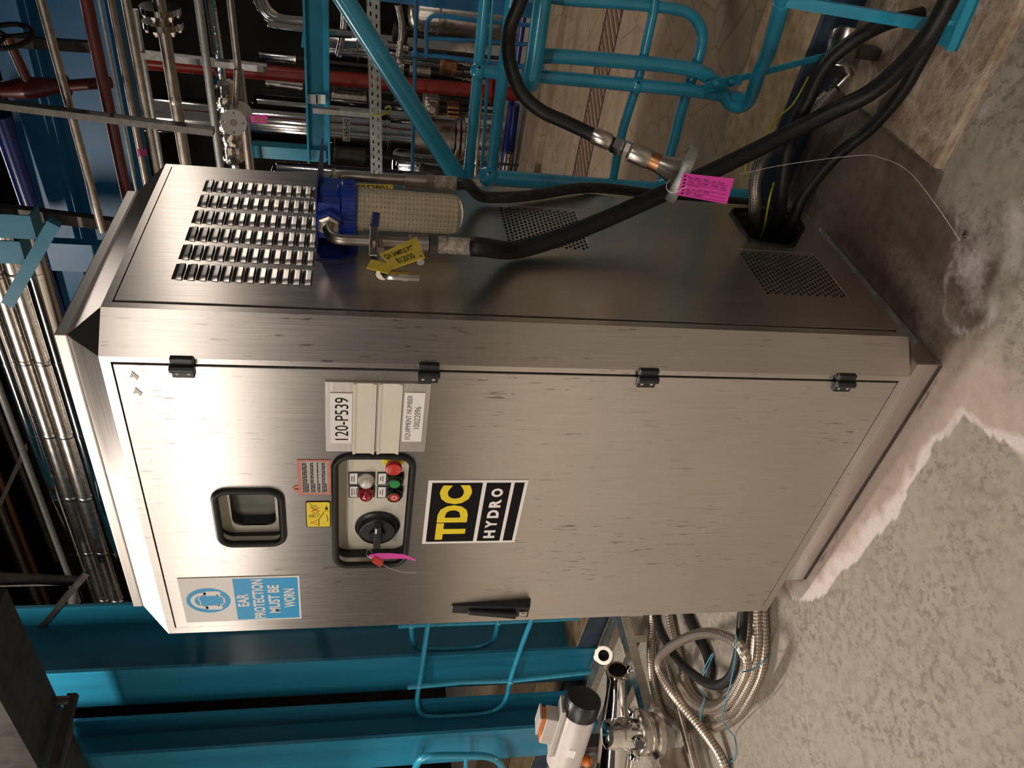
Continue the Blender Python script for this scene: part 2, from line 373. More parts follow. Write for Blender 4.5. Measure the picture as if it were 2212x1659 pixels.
def floor_mat():
    m, t, b = nt('concrete_floor')
    g = N(t, 'ShaderNodeNewGeometry').outputs['Position']
    n1 = noise_n(t, g, 2.2, 4); n2 = noise_n(t, g, 26, 5, 0.6); n3 = noise_n(t, g, 95, 3, 0.6)
    mp = N(t, 'ShaderNodeMapping'); mp.inputs['Rotation'].default_value = (0, 0, 0.5); mp.inputs['Scale'].default_value = (46, 42, 1); t.links.new(g, mp.inputs[0])
    n4 = noise_n(t, mp.outputs[0], 1.0, 6, 0.7); n5 = noise_n(t, g, 5.5, 4, 0.6)
    c = ramp(t, n2, [(0.28, (0.235, 0.20, 0.16)), (0.5, (0.325, 0.288, 0.235)), (0.75, (0.385, 0.348, 0.285))])
    c = mixc(t, ramp(t, n1, [(0.35, (0, 0, 0)), (0.7, (0.55, 0.55, 0.55))]), c, (0.30, 0.28, 0.235))
    k = math_n(t, 'MULTIPLY', ramp(t, n4, [(0.50, (0, 0, 0)), (0.57, (0.8, 0.8, 0.8))]), ramp(t, n5, [(0.36, (0.12, 0.12, 0.12)), (0.60, (1, 1, 1))]))
    c = mixc(t, k, c, (0.165, 0.138, 0.11))
    n6 = noise_n(t, g, 1.1, 3); c = mixc(t, ramp(t, n6, [(0.42, (0.45, 0.45, 0.45)), (0.6, (0, 0, 0))]), c, (0.215, 0.19, 0.16))
    c = mixc(t, ramp(t, n3, [(0.68, (0, 0, 0)), (0.80, (0.25, 0.25, 0.25))]), c, (0.52, 0.48, 0.41))
    at_ = N(t, 'ShaderNodeAttribute', attribute_name='stain_shade'); sp = N(t, 'ShaderNodeSeparateColor'); t.links.new(at_.outputs['Color'], sp.inputs[0])
    fn = noise_n(t, g, 60, 5, 0.65)
    def edge(o, lo, hi, amp=0.5):
        return ramp(t, math_n(t, 'ADD', o, math_n(t, 'MULTIPLY', math_n(t, 'SUBTRACT', fn, 0.5), amp)), [(lo, (0, 0, 0)), (hi, (1, 1, 1))])
    c = mixc(t, math_n(t, 'MULTIPLY', edge(sp.outputs[1], 0.25, 0.75), 0.85), c, mixc(t, n2, (0.33, 0.235, 0.195), (0.54, 0.44, 0.385)))   # pinkish rinse stain
    c = mixc(t, math_n(t, 'MULTIPLY', edge(sp.outputs[2], 0.3, 0.7), 0.93), c, mixc(t, n2, (0.04, 0.031, 0.026), (0.20, 0.135, 0.10)))   # soaked ground and the cabinet's shadow, both painted dark
    c = mixc(t, math_n(t, 'MULTIPLY', edge(sp.outputs[0], 0.30, 0.66), 0.85), c, mixc(t, n3, (0.52, 0.45, 0.43), (0.74, 0.67, 0.65)))      # lime bloom
    t.links.new(c, b.inputs['Base Color']); b.inputs['Roughness'].default_value = 0.6; b.inputs['Specular IOR Level'].default_value = 0.35
    bump(t, b, math_n(t, 'ADD', n2, n3), 0.0008, 0.5)
    m, t, b = nt('rough_concrete')
    g = N(t, 'ShaderNodeNewGeometry').outputs['Position']
    n2 = noise_n(t, g, 22, 6, 0.65); vo = N(t, 'ShaderNodeTexVoronoi', feature='DISTANCE_TO_EDGE', ins={'Scale': 7.0}); mv = mixc(t, 0.12, g, N(t, 'ShaderNodeTexNoise', ins={'Scale': 9.0}).outputs['Color'])
    t.links.new(mv, vo.inputs['Vector'])
    c = ramp(t, n2, [(0.3, (0.20, 0.13, 0.08)), (0.5, (0.33, 0.25, 0.175)), (0.72, (0.45, 0.37, 0.28))])
    c = mixc(t, ramp(t, vo.outputs[0], [(0.0, (0.5, 0.5, 0.5)), (0.05, (0, 0, 0))]), c, (0.55, 0.47, 0.38))
    t.links.new(c, b.inputs['Base Color']); b.inputs['Roughness'].default_value = 0.85; bump(t, b, n2, 0.012, 0.8)
    m, t, b = nt('tan_concrete')
    g = N(t, 'ShaderNodeNewGeometry').outputs['Position']
    n2 = noise_n(t, g, 7, 5, 0.6); n3 = noise_n(t, g, 60, 4); vo = N(t, 'ShaderNodeTexVoronoi', feature='DISTANCE_TO_EDGE', ins={'Scale': 5.2}); t.links.new(g, vo.inputs['Vector'])
    c = ramp(t, n2, [(0.3, (0.26, 0.185, 0.115)), (0.7, (0.36, 0.275, 0.18))])
    c = mixc(t, ramp(t, n3, [(0.4, (0, 0, 0)), (0.7, (0.3, 0.3, 0.3))]), c, (0.20, 0.14, 0.09))
    c = mixc(t, ramp(t, vo.outputs[0], [(0.0, (0.55, 0.55, 0.55)), (0.035, (0, 0, 0))]), c, (0.13, 0.075, 0.04))
    t.links.new(c, b.inputs['Base Color']); b.inputs['Roughness'].default_value = 0.6; bump(t, b, n3, 0.001, 0.4)
    m, t, b = nt('kerb_paint')
    g = N(t, 'ShaderNodeNewGeometry').outputs['Position']; n2 = noise_n(t, g, 14, 6, 0.65)
    t.links.new(ramp(t, n2, [(0.3, (0.014, 0.028, 0.05)), (0.72, (0.035, 0.065, 0.105))]), b.inputs['Base Color']); b.inputs['Roughness'].default_value = 0.5
    bump(t, b, n2, 0.002, 0.5)
    m, t, b = nt('kerb_bare')
    g = N(t, 'ShaderNodeNewGeometry').outputs['Position']; n2 = noise_n(t, g, 20, 6, 0.65)
    t.links.new(ramp(t, n2, [(0.3, (0.24, 0.15, 0.07)), (0.7, (0.50, 0.38, 0.22))]), b.inputs['Base Color']); b.inputs['Roughness'].default_value = 0.7
floor_mat()
# ------------------------------------------------------------------ setting
def floor():
    def steps(a, b, h): return [a+(b-a)*i/round((b-a)/h) for i in range(round((b-a)/h)+1)]
    xs = [-9, -5, -3]+steps(-2, -0.3, 0.1)+steps(-0.2, 2.0, 0.0125)+[2.4, 3, 5, 8]
    ys = [-9, -5, -3, -1.8]+steps(-1.2, 0.95, 0.0125)+[1.2, 2, 3, 5, 9]
    def seg(px, py, a, b):
        dx, dy = b[0]-a[0], b[1]-a[1]; t = max(0, min(1, ((px-a[0])*dx+(py-a[1])*dy)/(dx*dx+dy*dy)))
        return math.hypot(px-a[0]-t*dx, py-a[1]-t*dy)
    bloom = [(0.03, 0.02), (0.09, -0.03), (0.145, -0.052), (0.281, -0.054), (0.362, -0.078), (0.483, -0.082), (0.596, -0.097), (0.739, -0.105), (0.805, -0.089), (0.916, -0.090), (0.925, -0.132), (0.948, -0.195), (0.989, -0.257), (1.05, -0.37), (1.12, -0.5)]
    curl = [(1.30, 0.30), (1.24, 0.20), (1.16, 0.16), (1.09, 0.115), (1.07, 0.05), (1.11, 0.0), (1.16, -0.01), (1.19, 0.03), (1.17, 0.08), (1.13, 0.10)]
    curl2 = [(1.12, -0.005), (1.2, 0.0), (1.27, 0.02), (1.33, 0.06)]
    curl3 = [(1.33, 0.31), (1.45, 0.30), (1.7, 0.29)]
    mb = MB(); vals = []
    for y in ys:
        for x in xs:
            mb.v.append(V((x, y, 0)))
            q = V((x*5, y*5, 0)); nx = noise.noise(q)*0.03+noise.noise(q*4)*0.012; ny = noise.noise(q+V((9, 3, 1)))*0.03+noise.noise(q*4+V((5, 2, 1)))*0.012
            px, py = x+nx, y+ny
            d = min(seg(px, py, a, b) for a, b in zip(bloom, bloom[1:]))
            if px < 0.916 and py > -0.3:
                ins = -1
                for p_, q_ in zip(bloom, bloom[1:]):
                    if p_[0] <= px <= q_[0]: ins = 1 if py > p_[1]+(q_[1]-p_[1])*(px-p_[0])/(q_[0]-p_[0]) else -1
            else:
                xe = 0.916+0.30*max(0, -0.09-py)
                ins = 1 if px > xe else -1
            n_ = noise.noise(V((x*22, y*22, 3)))
            if ins > 0:
                wid = 0.085 if px < 0.55 else 0.06 if px < 0.8 else 0.035
                r = max(0, 1-d/wid)*0.9+0.45*n_*max(0, 1-d/(wid*2))
                r = min(1, max(r, 0.8*max(0, 1-d/0.02)))
            else: r = max(0, 0.75-d/0.010)
            for cv, ww in ((curl, 0.024), (curl2, 0.03), (curl3, 0.022)):
                d = min(seg(px, py, a, b) for a, b in zip(cv, cv[1:])); r = max(r, (0.40+0.45*noise.noise(V((x*16, y*16, 4))))*max(0, 1-d/ww))
            r = max(r, (0.46+0.5*noise.noise(V((x*13, y*13, 7))))*max(0, 1-math.hypot((px-1.26)/0.24, (py-0.08)/0.16)**2))
            # pink: between plinth and bloom line, and the wash to the right of the bloom
            g = 0
            if ins > 0 and py < 0.12:
                g = min(1, d/0.012)*(0.85+0.4*n_)
                if px > 0.95: g *= max(0, min(1, (1.16-0.25*max(0, py)-px)/0.12))*max(0, min(1, (0.06-py)/0.06))
            # soaked ground beside the cabinet, with its cast shadow painted in
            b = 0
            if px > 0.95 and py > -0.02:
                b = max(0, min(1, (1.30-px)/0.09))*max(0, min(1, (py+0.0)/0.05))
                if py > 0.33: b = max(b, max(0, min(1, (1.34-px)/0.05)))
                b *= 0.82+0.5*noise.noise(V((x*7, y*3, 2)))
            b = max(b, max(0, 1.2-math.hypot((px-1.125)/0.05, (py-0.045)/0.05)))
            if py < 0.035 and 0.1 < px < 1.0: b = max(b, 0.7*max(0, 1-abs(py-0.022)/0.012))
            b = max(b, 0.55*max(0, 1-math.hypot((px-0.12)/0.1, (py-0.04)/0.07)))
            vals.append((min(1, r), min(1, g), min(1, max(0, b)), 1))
    nx_ = len(xs)
    for j in range(len(ys)-1):
        for i in range(nx_-1): mb.f.append([j*nx_+i, j*nx_+i+1, (j+1)*nx_+i+1, (j+1)*nx_+i]); mb.m.append(0); mb.s.append(False)
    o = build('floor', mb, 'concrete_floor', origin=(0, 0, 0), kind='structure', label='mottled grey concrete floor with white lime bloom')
    ca = o.data.color_attributes.new('stain_shade', 'FLOAT_COLOR', 'POINT')
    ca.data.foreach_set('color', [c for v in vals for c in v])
floor()
def prism_y(mb, poly, x0, x1, mat=0, dy=0.0):
    "cross-section poly [(y, z)] swept along x from x0 to x1, shifted dy in y at x0"
    n = len(poly); vs = [(x0, p[0]+dy, p[1]) for p in poly]+[(x1, p[0], p[1]) for p in poly]
    mb.add(vs, [tuple(range(n))[::-1], tuple(range(n, 2*n))]+[(i, (i+1) % n, n+(i+1) % n, n+i) for i in range(n)], mat)
def fixface(mb):
    bm = bmesh.new(); me = bpy.data.meshes.new('x'); me.from_pydata(mb.v, [], mb.f); bm.from_mesh(me); bmesh.ops.recalc_face_normals(bm, faces=bm.faces)
    mb.f = [[v.index for v in f.verts] for f in bm.faces]; bm.free(); bpy.data.meshes.remove(me); return mb
mb = MB(); prism_y(mb, [(0.875, -0.02), (1.2, -0.02), (1.2, 0.115), (0.885, 0.115), (0.876, 0.105)], -6.0, 3.2, 0, 0.24)
fixface(mb)
kerb = build('kerb', mb, 'kerb_paint', kind='structure', label='dark blue painted concrete kerb running behind the cabinet')
mb = MB(); prism_y(mb, [(0.880, 0.1145), (1.21, 0.1145), (1.21, 0.119), (0.884, 0.119)], -6.0, 3.2, 0, 0.24); fixface(mb)
build('kerb_top', mb, 'kerb_bare', kerb)
# yard beyond the kerb, with the drain, a step and a beam edge
mb = MB(); mb.box((-7, 1.18, -0.02), (5, 3.10, 0.004)); mb.box((-7, 3.42, -0.02), (5, 4.35, 0.004))
build('floor_beyond', mb, 'tan_concrete', kind='structure', label='brown crazed concrete floor beyond the blue kerb')
mb = MB(); mb.box((-7, 4.35, -0.02), (5, 4.95, 0.05)); build('floor_step', mb, 'tan_concrete', kind='structure', label='low concrete step beyond the floor drain')
dr = thing('floor_drain', (0.2, 3.26, 0), 'long floor drain with slanting grate bars beyond the kerb', 'drain')
mb = MB(); mb.box((-3, 3.10, -0.16), (3, 3.42, -0.14), 0); build('drain_bottom', mb, 'matte_black', dr)
mb = MB()
for y in (3.105, 3.405): mb.box((-3, y, -0.14), (3, y+0.015, 0.006))
build('drain_frame', mb, 'dark_steel', dr)
mb = MB(); mb.bar((-1.5, 3.12, -0.01), (-1.36, 3.40, -0.01), 0.03, 0.03); b0 = build('grate_bar', mb, 'rust', dr)
for i in range(1, 44): clone(b0, (0.068*i, 0, 0), dr)
# raised slab to the right, carrying the railing foot
mb = MB(); mb.box((1.318, 0.335, -0.02), (3.2, 0.872, 0.022)); build('slab', mb, 'rough_concrete', kind='structure', bevel=0.008, label='rough raised concrete slab beside the cabinet')
# hall shell
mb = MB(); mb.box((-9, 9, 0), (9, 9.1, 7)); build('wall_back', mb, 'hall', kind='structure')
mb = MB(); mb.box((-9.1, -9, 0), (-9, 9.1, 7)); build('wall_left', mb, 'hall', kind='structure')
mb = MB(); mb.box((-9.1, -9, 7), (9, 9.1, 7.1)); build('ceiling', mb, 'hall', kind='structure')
# lamps
for (nm, loc, ln, rz, watt, lab), lo in zip(LAMPS, LIGHTOBJ):
    t = thing('batten_lamp', loc, lab, 'lamp')
    Mz = Matrix.Translation(V(loc)) @ Matrix.Rotation(rz, 4, 'Z')
    mb = MB(); mb.box((-ln/2-0.03, -0.09, 0), (ln/2+0.03, 0.09, 0.06), 0, Mz); build('housing', mb, 'white', t, bevel=0.006)
    for sx in (-1, 1):
        mb = MB(); mb.tube([Mz @ V((sx*ln*0.35, 0, 0.06)), Mz @ V((sx*ln*0.35, 0, 7-loc[2]))], 0.006, 6); build('hanger', mb, 'dark_steel', t)
    lo.parent = t; lo.matrix_parent_inverse = Matrix.Translation(-V(loc))
# ------------------------------------------------------------------ the pump cabinet
W, CH, XR, D = 0.9541, 0.0671, 1.0212, 0.6888
Z0, Z1, ZT, ZL = 0.0902, 1.8402, 1.9207, 1.943
AX, AY = 0.938, 0.083
cab = thing('pump_cabinet', (0.48, 0.34, 0), 'tall brushed stainless steel pump cabinet with louvred side and hinged door', 'cabinet')
def body():
    foot = [(0, 0), (W, 0), (XR, CH), (XR, D), (-CH, D), (-CH, CH)]
    top = [(0.016, AY), (AX, AY), (AX, 0.684), (0.016, 0.684)]
    ins = 0.026; zb = 0.064
    bot = [(0.004, ins), (W-0.004, ins), (XR-0.03, CH+0.006), (XR-0.03, D-0.01), (-CH+0.03, D-0.01), (-CH+0.03, CH+0.006)]
    mb = MB()
    mb.plate(rect(0, Z0, W, Z1), [rect(0.026, 0.113, 0.941, 1.821)[::-1]], 0.012, front(0.0), 0)                       # front frame
    mb.plate(rect(CH, Z0, D, Z1), [rect(0.085, 0.112, 0.674, 1.824)[::-1]], 0.012, side(XR), 1)                    # side frame
    q = lambda a, z: (a[0], a[1], z)
    mb.add([q(foot[1], Z0), q(foot[2], Z0), q(foot[2], Z1), q(foot[1], Z1)], [(0, 1, 2, 3)], 0)                      # corner chamfer
    mb.add([q(foot[5], Z0), q(foot[0], Z0), q(foot[0], Z1), q(foot[5], Z1)], [(0, 1, 2, 3)], 0)
    mb.add([q(foot[3], Z0), q(foot[4], Z0), q(foot[4], Z1), q(foot[3], Z1)], [(0, 1, 2, 3)], 0)
    mb.add([q(foot[4], Z0), q(foot[5], Z0), q(foot[5], Z1), q(foot[4], Z1)], [(0, 1, 2, 3)], 0)
    T = [q(p, ZT) for p in top]; F1 = [q(p, Z1) for p in foot]
    mb.add([F1[0], F1[1], T[1], T[0]], [(0, 1, 2, 3)], 2); mb.add([F1[1], F1[2], T[1]], [(0, 1, 2)], 0)
    mb.add([F1[2], F1[3], T[2], T[1]], [(0, 1, 2, 3)], 1); mb.add([F1[3], F1[4], T[3], T[2]], [(0, 1, 2, 3)], 2)
    mb.add([F1[4], F1[5], T[0], T[3]], [(0, 1, 2, 3)], 1); mb.add([F1[5], F1[0], T[0]], [(0, 1, 2)], 0)
    mb.add(T, [(0, 1, 2, 3)], 2)
    B = [q(p, zb) for p in bot]; F0 = [q(p, Z0) for p in foot]
    for i in range(6): mb.add([B[i], B[(i+1) % 6], F0[(i+1) % 6], F0[i]], [(0, 1, 2, 3)], 0)
    mb.add(B, [(5, 4, 3, 2, 1, 0)], 0)
    build('body', mb, ['steel', 'steel_side', 'steel_top'], cab)
    mb = MB(); mb.box((-0.04, 0.10, 0.11), (0.93, 0.66, 1.80)); build('inner_lining', mb, 'matte_black', cab)
    mb = MB(); mb.box((0.012, AY-0.004, ZT-0.001), (AX+0.003, 0.688, ZL)); build('lid', mb, 'steel_top', cab, bevel=0.002)
    mb = MB(); mb.box((0.124, 0.0226, 0.0), (0.974, 0.655, 0.0665)); pl = build('plinth', mb, 'steel_top', cab, bevel=0.003)
    mb = MB(); mb.box((0.129, 0.0212, 0.0), (0.972, 0.0222, 0.010)); build('silicone_seam', mb, 'dark_steel', pl)
    mb = MB(); mb.box((0.9745, 0.10, 0.030), (0.989, 0.64, 0.034)); build('base_angle', mb, 'galv', pl, label='bare grey base angle along the plinth')
body()
# door with its cut-outs
RX0, RX1, RZ0, RZ1 = 0.290, 0.690, 1.228, 1.402          # control recess
WX0, WX1, WZ0, WZ1 = 0.384, 0.575, 1.524, 1.670          # inspection window
mb = MB(); mb.plate(rect(0.030, 0.117, 0.937, 1.817), [rrect(RX0, RZ0, RX1, RZ1, 0.035)[::-1], rrect(WX0, WZ0, WX1, WZ1, 0.03)[::-1]], 0.022, front(-0.003))
door = build('door', mb, 'steel', cab, bevel=0.0012)
def gasket(name, x0, z0, x1, z1, r, par):
    pts = [(x, -0.005, z) for x, z in rrect(x0, z0, x1, z1, r, 8)]
    mb = MB(); mb.tube(pts, 0.0085, 10, True); g = build(name, mb, 'rubber', par)
    return g
gasket('recess_gasket', RX0, RZ0, RX1, RZ1, 0.035, door); gasket('window_gasket', WX0, WZ0, WX1, WZ1, 0.03, door)
# peeled glue marks near the top corner
mb = MB()
for a in (0, 0.042): fill(mb, [(0.922-a, 1.785), (0.905-a, 1.792), (0.908-a, 1.783), (0.898-a, 1.779), (0.907-a, 1.774)], front(-0.0042), 0)
build('glue_mark', mb, 'label_grey', door)
# side panel: louvres, two perforated grilles, cable opening
P1 = (0.375, 0.800, 0.583, 1.006); P2 = (0.216, 0.172, 0.425, 0.392)
CE = [(0.462, 0.212), (0.452, 0.24), (0.458, 0.315), (0.478, 0.336), (0.62, 0.336), (0.645, 0.318), (0.652, 0.26), (0.652, 0.15), (0.63, 0.128), (0.56, 0.14)]
mb = MB(); mb.plate(rect(0.089, 0.116, 0.670, 1.820), [rect(*P1)[::-1], rect(*P2)[::-1], CE], 0.018, side(XR+0.003))
panel = build('side_panel', mb, 'steel_side', cab)
def grille(y0, z0, y1, z1):
    mb = MB(); cw, chh = 0.0148, 0.0105; r = 0.0048; M = side(XR+0.0025)
    nz = int((z1-z0)/chh); chh = (z1-z0)/nz
    for i in range(nz):
        zc = z0+(i+0.5)*chh; off = 0 if i % 2 else cw/2; n = int((y1-y0-cw/2)/cw); s0 = y0+off
        for (a, b) in ((y0, s0), (s0+n*cw, y1)):
            if b-a > 1e-5: mb.add([(a, zc-chh/2, 0), (b, zc-chh/2, 0), (b, zc+chh/2, 0), (a, zc+chh/2, 0)], [(0, 1, 2, 3)], 0, False, M)
        for k in range(n):
            yc = s0+(k+0.5)*cw; vs = []
            oc = [(cw/2, 0), (cw/2, chh/2), (0, chh/2), (-cw/2, chh/2), (-cw/2, 0), (-cw/2, -chh/2), (0, -chh/2), (cw/2, -chh/2)]
            for j, (a, b) in enumerate(oc):
                t = math.atan2(b, a) if j % 2 == 0 else math.pi/4*j
                vs.append((yc+a, zc+b, 0)); vs.append((yc+r*math.cos(t)*1.12, zc+r*math.sin(t)*0.86, 0)); vs.append((yc+r*math.cos(t)*1.12, zc+r*math.sin(t)*0.86, -0.003))
            fs = []
            for j in range(8):
                j2 = (j+1) % 8; fs += [(3*j, 3*j2, 3*j2+1, 3*j+1), (3*j+1, 3*j2+1, 3*j2+2, 3*j+2)]
            mb.add(vs, fs, 0, False, M)
    g = build('perforated_grille', mb, 'steel_side', panel); g['kind'] = 'stuff'
grille(*P1); grille(*P2)
def louvres():
    def hood():
        mb = MB(); ny, nz = 14, 8; wd, ht, dp = 0.0585, 0.0195, 0.0075; vs = []
        for k in range(nz+1):
            t = k/nz; z = ht/2-ht*t; e_ = min(1, t/0.45); f = e_*e_*(3-2*e_)*(0.72+0.28*t)
            for i in range(ny+1):
                s_ = -1+2*i/ny; g = 1-abs(s_)**7; vs.append((dp*f*g, s_*wd/2, z))
        fs = [(k*(ny+1)+i, k*(ny+1)+i+1, (k+1)*(ny+1)+i+1, (k+1)*(ny+1)+i) for k in range(nz) for i in range(ny)]
        fs = [f[::-1] for f in fs]
        mb.add(vs, fs, 0, True)
        lo = [(v[0]*0.97, v[1], v[2]+0.0003) for v in vs[-(ny+1):]]
        mb.add(lo+[(0.0, v[1], v[2]) for v in lo], [(i, i+1, ny+2+i, ny+1+i) for i in range(ny)], 1)
        return mb
    first = None
    for c in range(6):
        for r in range(12):
            p = V((XR+0.0032, 0.580-0.0766*c, 1.722-0.0232*r))
            if first is None:
                mb = hood(); mb.v = [v+p for v in mb.v]; first = build('louvre', mb, ['steel_side', 'matte_black'], panel, sharp=60); base = p
            else: clone(first, p-base, panel)
louvres()
mb = MB(); mb.tube([(XR+0.004, y, z) for y, z in CE], 0.006, 8, True); build('cable_gasket', mb, 'rubber', panel)
# hinges
def hinges():
    first = None
    for zc in (1.690, 1.212, 0.735, 0.257):
        if first is None:
            h0 = zc; mb = MB()
            mb.box((0.9405, -0.012, zc-0.021), (0.962, 0.0, zc+0.021)); mb.box((0.914, -0.012, zc-0.021), (0.9365, -0.003, zc+0.021))
            mb.lathe([(0.0085, -0.023), (0.0085, 0.023)], (0.9385, -0.014, zc), (0, 0, 1), 14)
            first = build('hinge', mb, 'black', cab, bevel=0.0015)
            mb = MB()
            for dz in (-0.011, 0.011): mb.lathe([(0.0035, 0), (0.0035, 0.0012)], (0.925, -0.012, zc+dz), (0, -1, 0), 8)
            build('screw', mb, 'plastic_grey', first)
        else:
            h = clone(first, (0, 0, zc-h0), cab)
            clone(first.children[0], (0, 0, zc-h0), h)
hinges()
# swing handle
mb = MB(); vs = [(0.098, -0.003, 1.088), (0.062, -0.003, 1.086), (0.112, -0.003, 0.862), (0.052, -0.003, 0.862), (0.096, -0.010, 1.086), (0.064, -0.010, 1.084), (0.108, -0.030, 0.868), (0.058, -0.030, 0.868)]
mb.add(vs, [(4, 6, 7, 5), (0, 2, 6, 4), (1, 5, 7, 3), (0, 4, 5, 1), (2, 3, 7, 6), (0, 1, 3, 2)]); fixface(mb)
hd = build('swing_handle', mb, 'black', cab, label='black swing handle', bevel=0.003)
mb = MB(); mb.add([(0.090, -0.014, 1.04), (0.070, -0.014, 1.04), (0.094, -0.030, 0.905), (0.068, -0.030, 0.905), (0.088, -0.024, 1.04), (0.072, -0.024, 1.04), (0.092, -0.042, 0.905), (0.070, -0.042, 0.905)],
    [(4, 6, 7, 5), (0, 2, 6, 4), (1, 5, 7, 3), (0, 4, 5, 1), (2, 3, 7, 6), (0, 1, 3, 2)]); fixface(mb); build('lever', mb, 'rubber', hd, bevel=0.003)
mb = MB(); mb.box((0.070, -0.034, 0.874), (0.092, -0.028, 0.896)); mb.lathe([(0.006, 0), (0.006, 0.004)], (0.081, -0.033, 0.885), (0, -1, 0), 12); build('key_lock', mb, 'stainless', hd, bevel=0.001)
# inspection window: bezel, pane and gauge plate behind it
mb = MB(); mb.plate(rrect(WX0-0.006, WZ0-0.006, WX1+0.006, WZ1+0.006, 0.03), [rrect(WX0+0.022, WZ0+0.02, WX1-0.008, WZ1-0.024, 0.022)[::-1]], 0.004, front(0.034)); bz = build('window_bezel', mb, 'panel_cream', cab)
mb = MB()
for pts_, y0_, y1_ in ((rrect(WX0-0.004, WZ0-0.004, WX1+0.004, WZ1+0.004, 0.03), 0.0, 0.036), (rrect(WX0+0.022, WZ0+0.02, WX1-0.008, WZ1-0.024, 0.022), 0.034, 0.066)):
    n = len(pts_); mb.add([(x, y0_, z) for x, z in pts_]+[(x, y1_, z) for x, z in pts_], [(i, (i+1) % n, n+(i+1) % n, n+i) for i in range(n)], 0)
build('window_reveal', mb, 'black', bz)
mb = MB(); mb.plate(rrect(WX0+0.018, WZ0+0.016, WX1-0.004, WZ1-0.02, 0.02), [], 0.004, front(0.055)); build('window_pane', mb, 'glass', cab)
mb = MB(); mb.box((WX0, 0.072, WZ0), (WX1, 0.085, WZ1)); gp = build('gauge_plate', mb, 'plastic_grey', cab)
mb = MB(); fill(mb, rect(0.505, 1.575, 0.553, 1.648), front(0.0715), 0, 0); fill(mb, circ(0.530, 1.625, 0.017), front(0.0715), 0.0008, 1); fill(mb, rect(0.4985, 1.575, 0.5015, 1.65), front(0.0715), 0.001, 2)
build('gauge_face', mb, ['label_grey', 'white', 'ink'], gp)
# control recess
PY = 0.046
mb = MB(); mb.plate(rect(RX0-0.01, RZ0-0.01, RX1+0.01, RZ1+0.01), [], 0.006, front(PY)); cp = build('control_panel', mb, 'panel_cream', cab)
mb = MB(); pts_ = rrect(RX0-0.002, RZ0-0.002, RX1+0.002, RZ1+0.002, 0.035); n = len(pts_)
mb.add([(x, 0.0, z) for x, z in pts_]+[(x, PY, z) for x, z in pts_], [(i, (i+1) % n, n+(i+1) % n, n+i) for i in range(n)], 0); build('recess_wall', mb, 'black', cp)
def legend(x, z, w_=0.042, h_=0.062):
    mb = MB(); mb.box((x-w_/2, PY-0.003, z-h_*0.40), (x+w_/2, PY, z+h_*0.60)); return mb
CY = PY-0.022
def cpos(px, py): p = at(px, py, Y=CY); return p.x, p.z
def push(px, py, face_mat, kind, lab, txt):
    x, z = cpos(px, py)
    u = build('push_button' if kind != 'lamp' else 'indicator_lamp', legend(x, z), 'black', cp, label=lab)
    mb = MB(); Mf = front(PY-0.0031); fill(mb, rect(x-0.0185, z+0.0165, x+0.0185, z+0.0345), Mf, 0, 0)
    for i, ln_ in enumerate(txt): stroke(mb, [(x-ln_, z+0.0295-0.0055*i), (x+ln_, z+0.0295-0.0055*i)], 0.0022, Mf, 0.0004, 1)
    build('legend_label', mb, ['white', 'grey_ink'], u)
    mb = MB(); ax = (0, -1, 0); o = (x, PY-0.003, z-0.004)
    if kind == 'lamp':
        mb.lathe([(0.019, 0), (0.019, 0.008), (0.0165, 0.010), (0.0165, 0.014), (0.014, 0.020), (0.009, 0.0235), (0.0, 0.0245)], o, ax, 24); build('lens', mb, face_mat, u)
    else:
        mb.lathe([(0.0185, 0), (0.0185, 0.014), (0.017, 0.018), (0.0145, 0.019), (0.0135, 0.0165), (0.0, 0.0165)], o, ax, 24); build('button_ring', mb, 'black', u)
        mb = MB(); mb.lathe([(0.0132, 0.0165), (0.0128, 0.0185), (0.0, 0.019)], o, ax, 24)
        f_ = build('button_face', mb, face_mat, u)
        if kind == 'stop':
            mb2 = MB(); M2 = front(o[1]-0.0192)
            mb2.plate(circ(x, z-0.004, 0.0068, 18), [circ(x, z-0.004, 0.0048, 18)[::-1]], 0.0003, M2, 0)
            o2 = build('stop_ring', mb2, 'white', cp); adopt(o2, u)
push(787, 1047, 'lamp_white', 'lamp', 'clear indicator lamp', (0.008, 0.011)); push(787, 1075, 'lamp_red', 'lamp', 'red indicator lamp', (0.013, 0.011, 0.013))
push(849, 1047, 'green', 'start', 'green start button', (0.006, 0.009)); push(848, 1076, 'signal_red', 'stop', 'red stop button with a white ring', (0.006, 0.010))
x, z = cpos(850, 1008); mb = MB(); mb.lathe([(0.029, 0), (0.029, 0.003), (0.023, 0.004), (0.0155, 0.010), (0.0145, 0.024)], (x+0.006, PY, z), (0, -1, 0), 28); es = build('emergency_stop', mb, 'yellow', cp, label='emergency stop button')
mb = MB(); mb.lathe([(0.012, 0.020), (0.0185, 0.025), (0.0195, 0.035), (0.018, 0.0385), (0.010, 0.040), (0, 0.040)], (x+0.006, PY, z), (0, -1, 0), 28); mh = build('mushroom_head', mb, 'signal_red', es)
mb = MB(); M2 = front(PY-0.0402)
stroke(mb, [(x+0.006+0.0085*math.cos(a), z+0.0085*math.sin(a)) for a in [math.radians(40+10*i) for i in range(10)]], 0.0016, M2, 0.0002); build('turn_arrow', mb, 'white', mh)
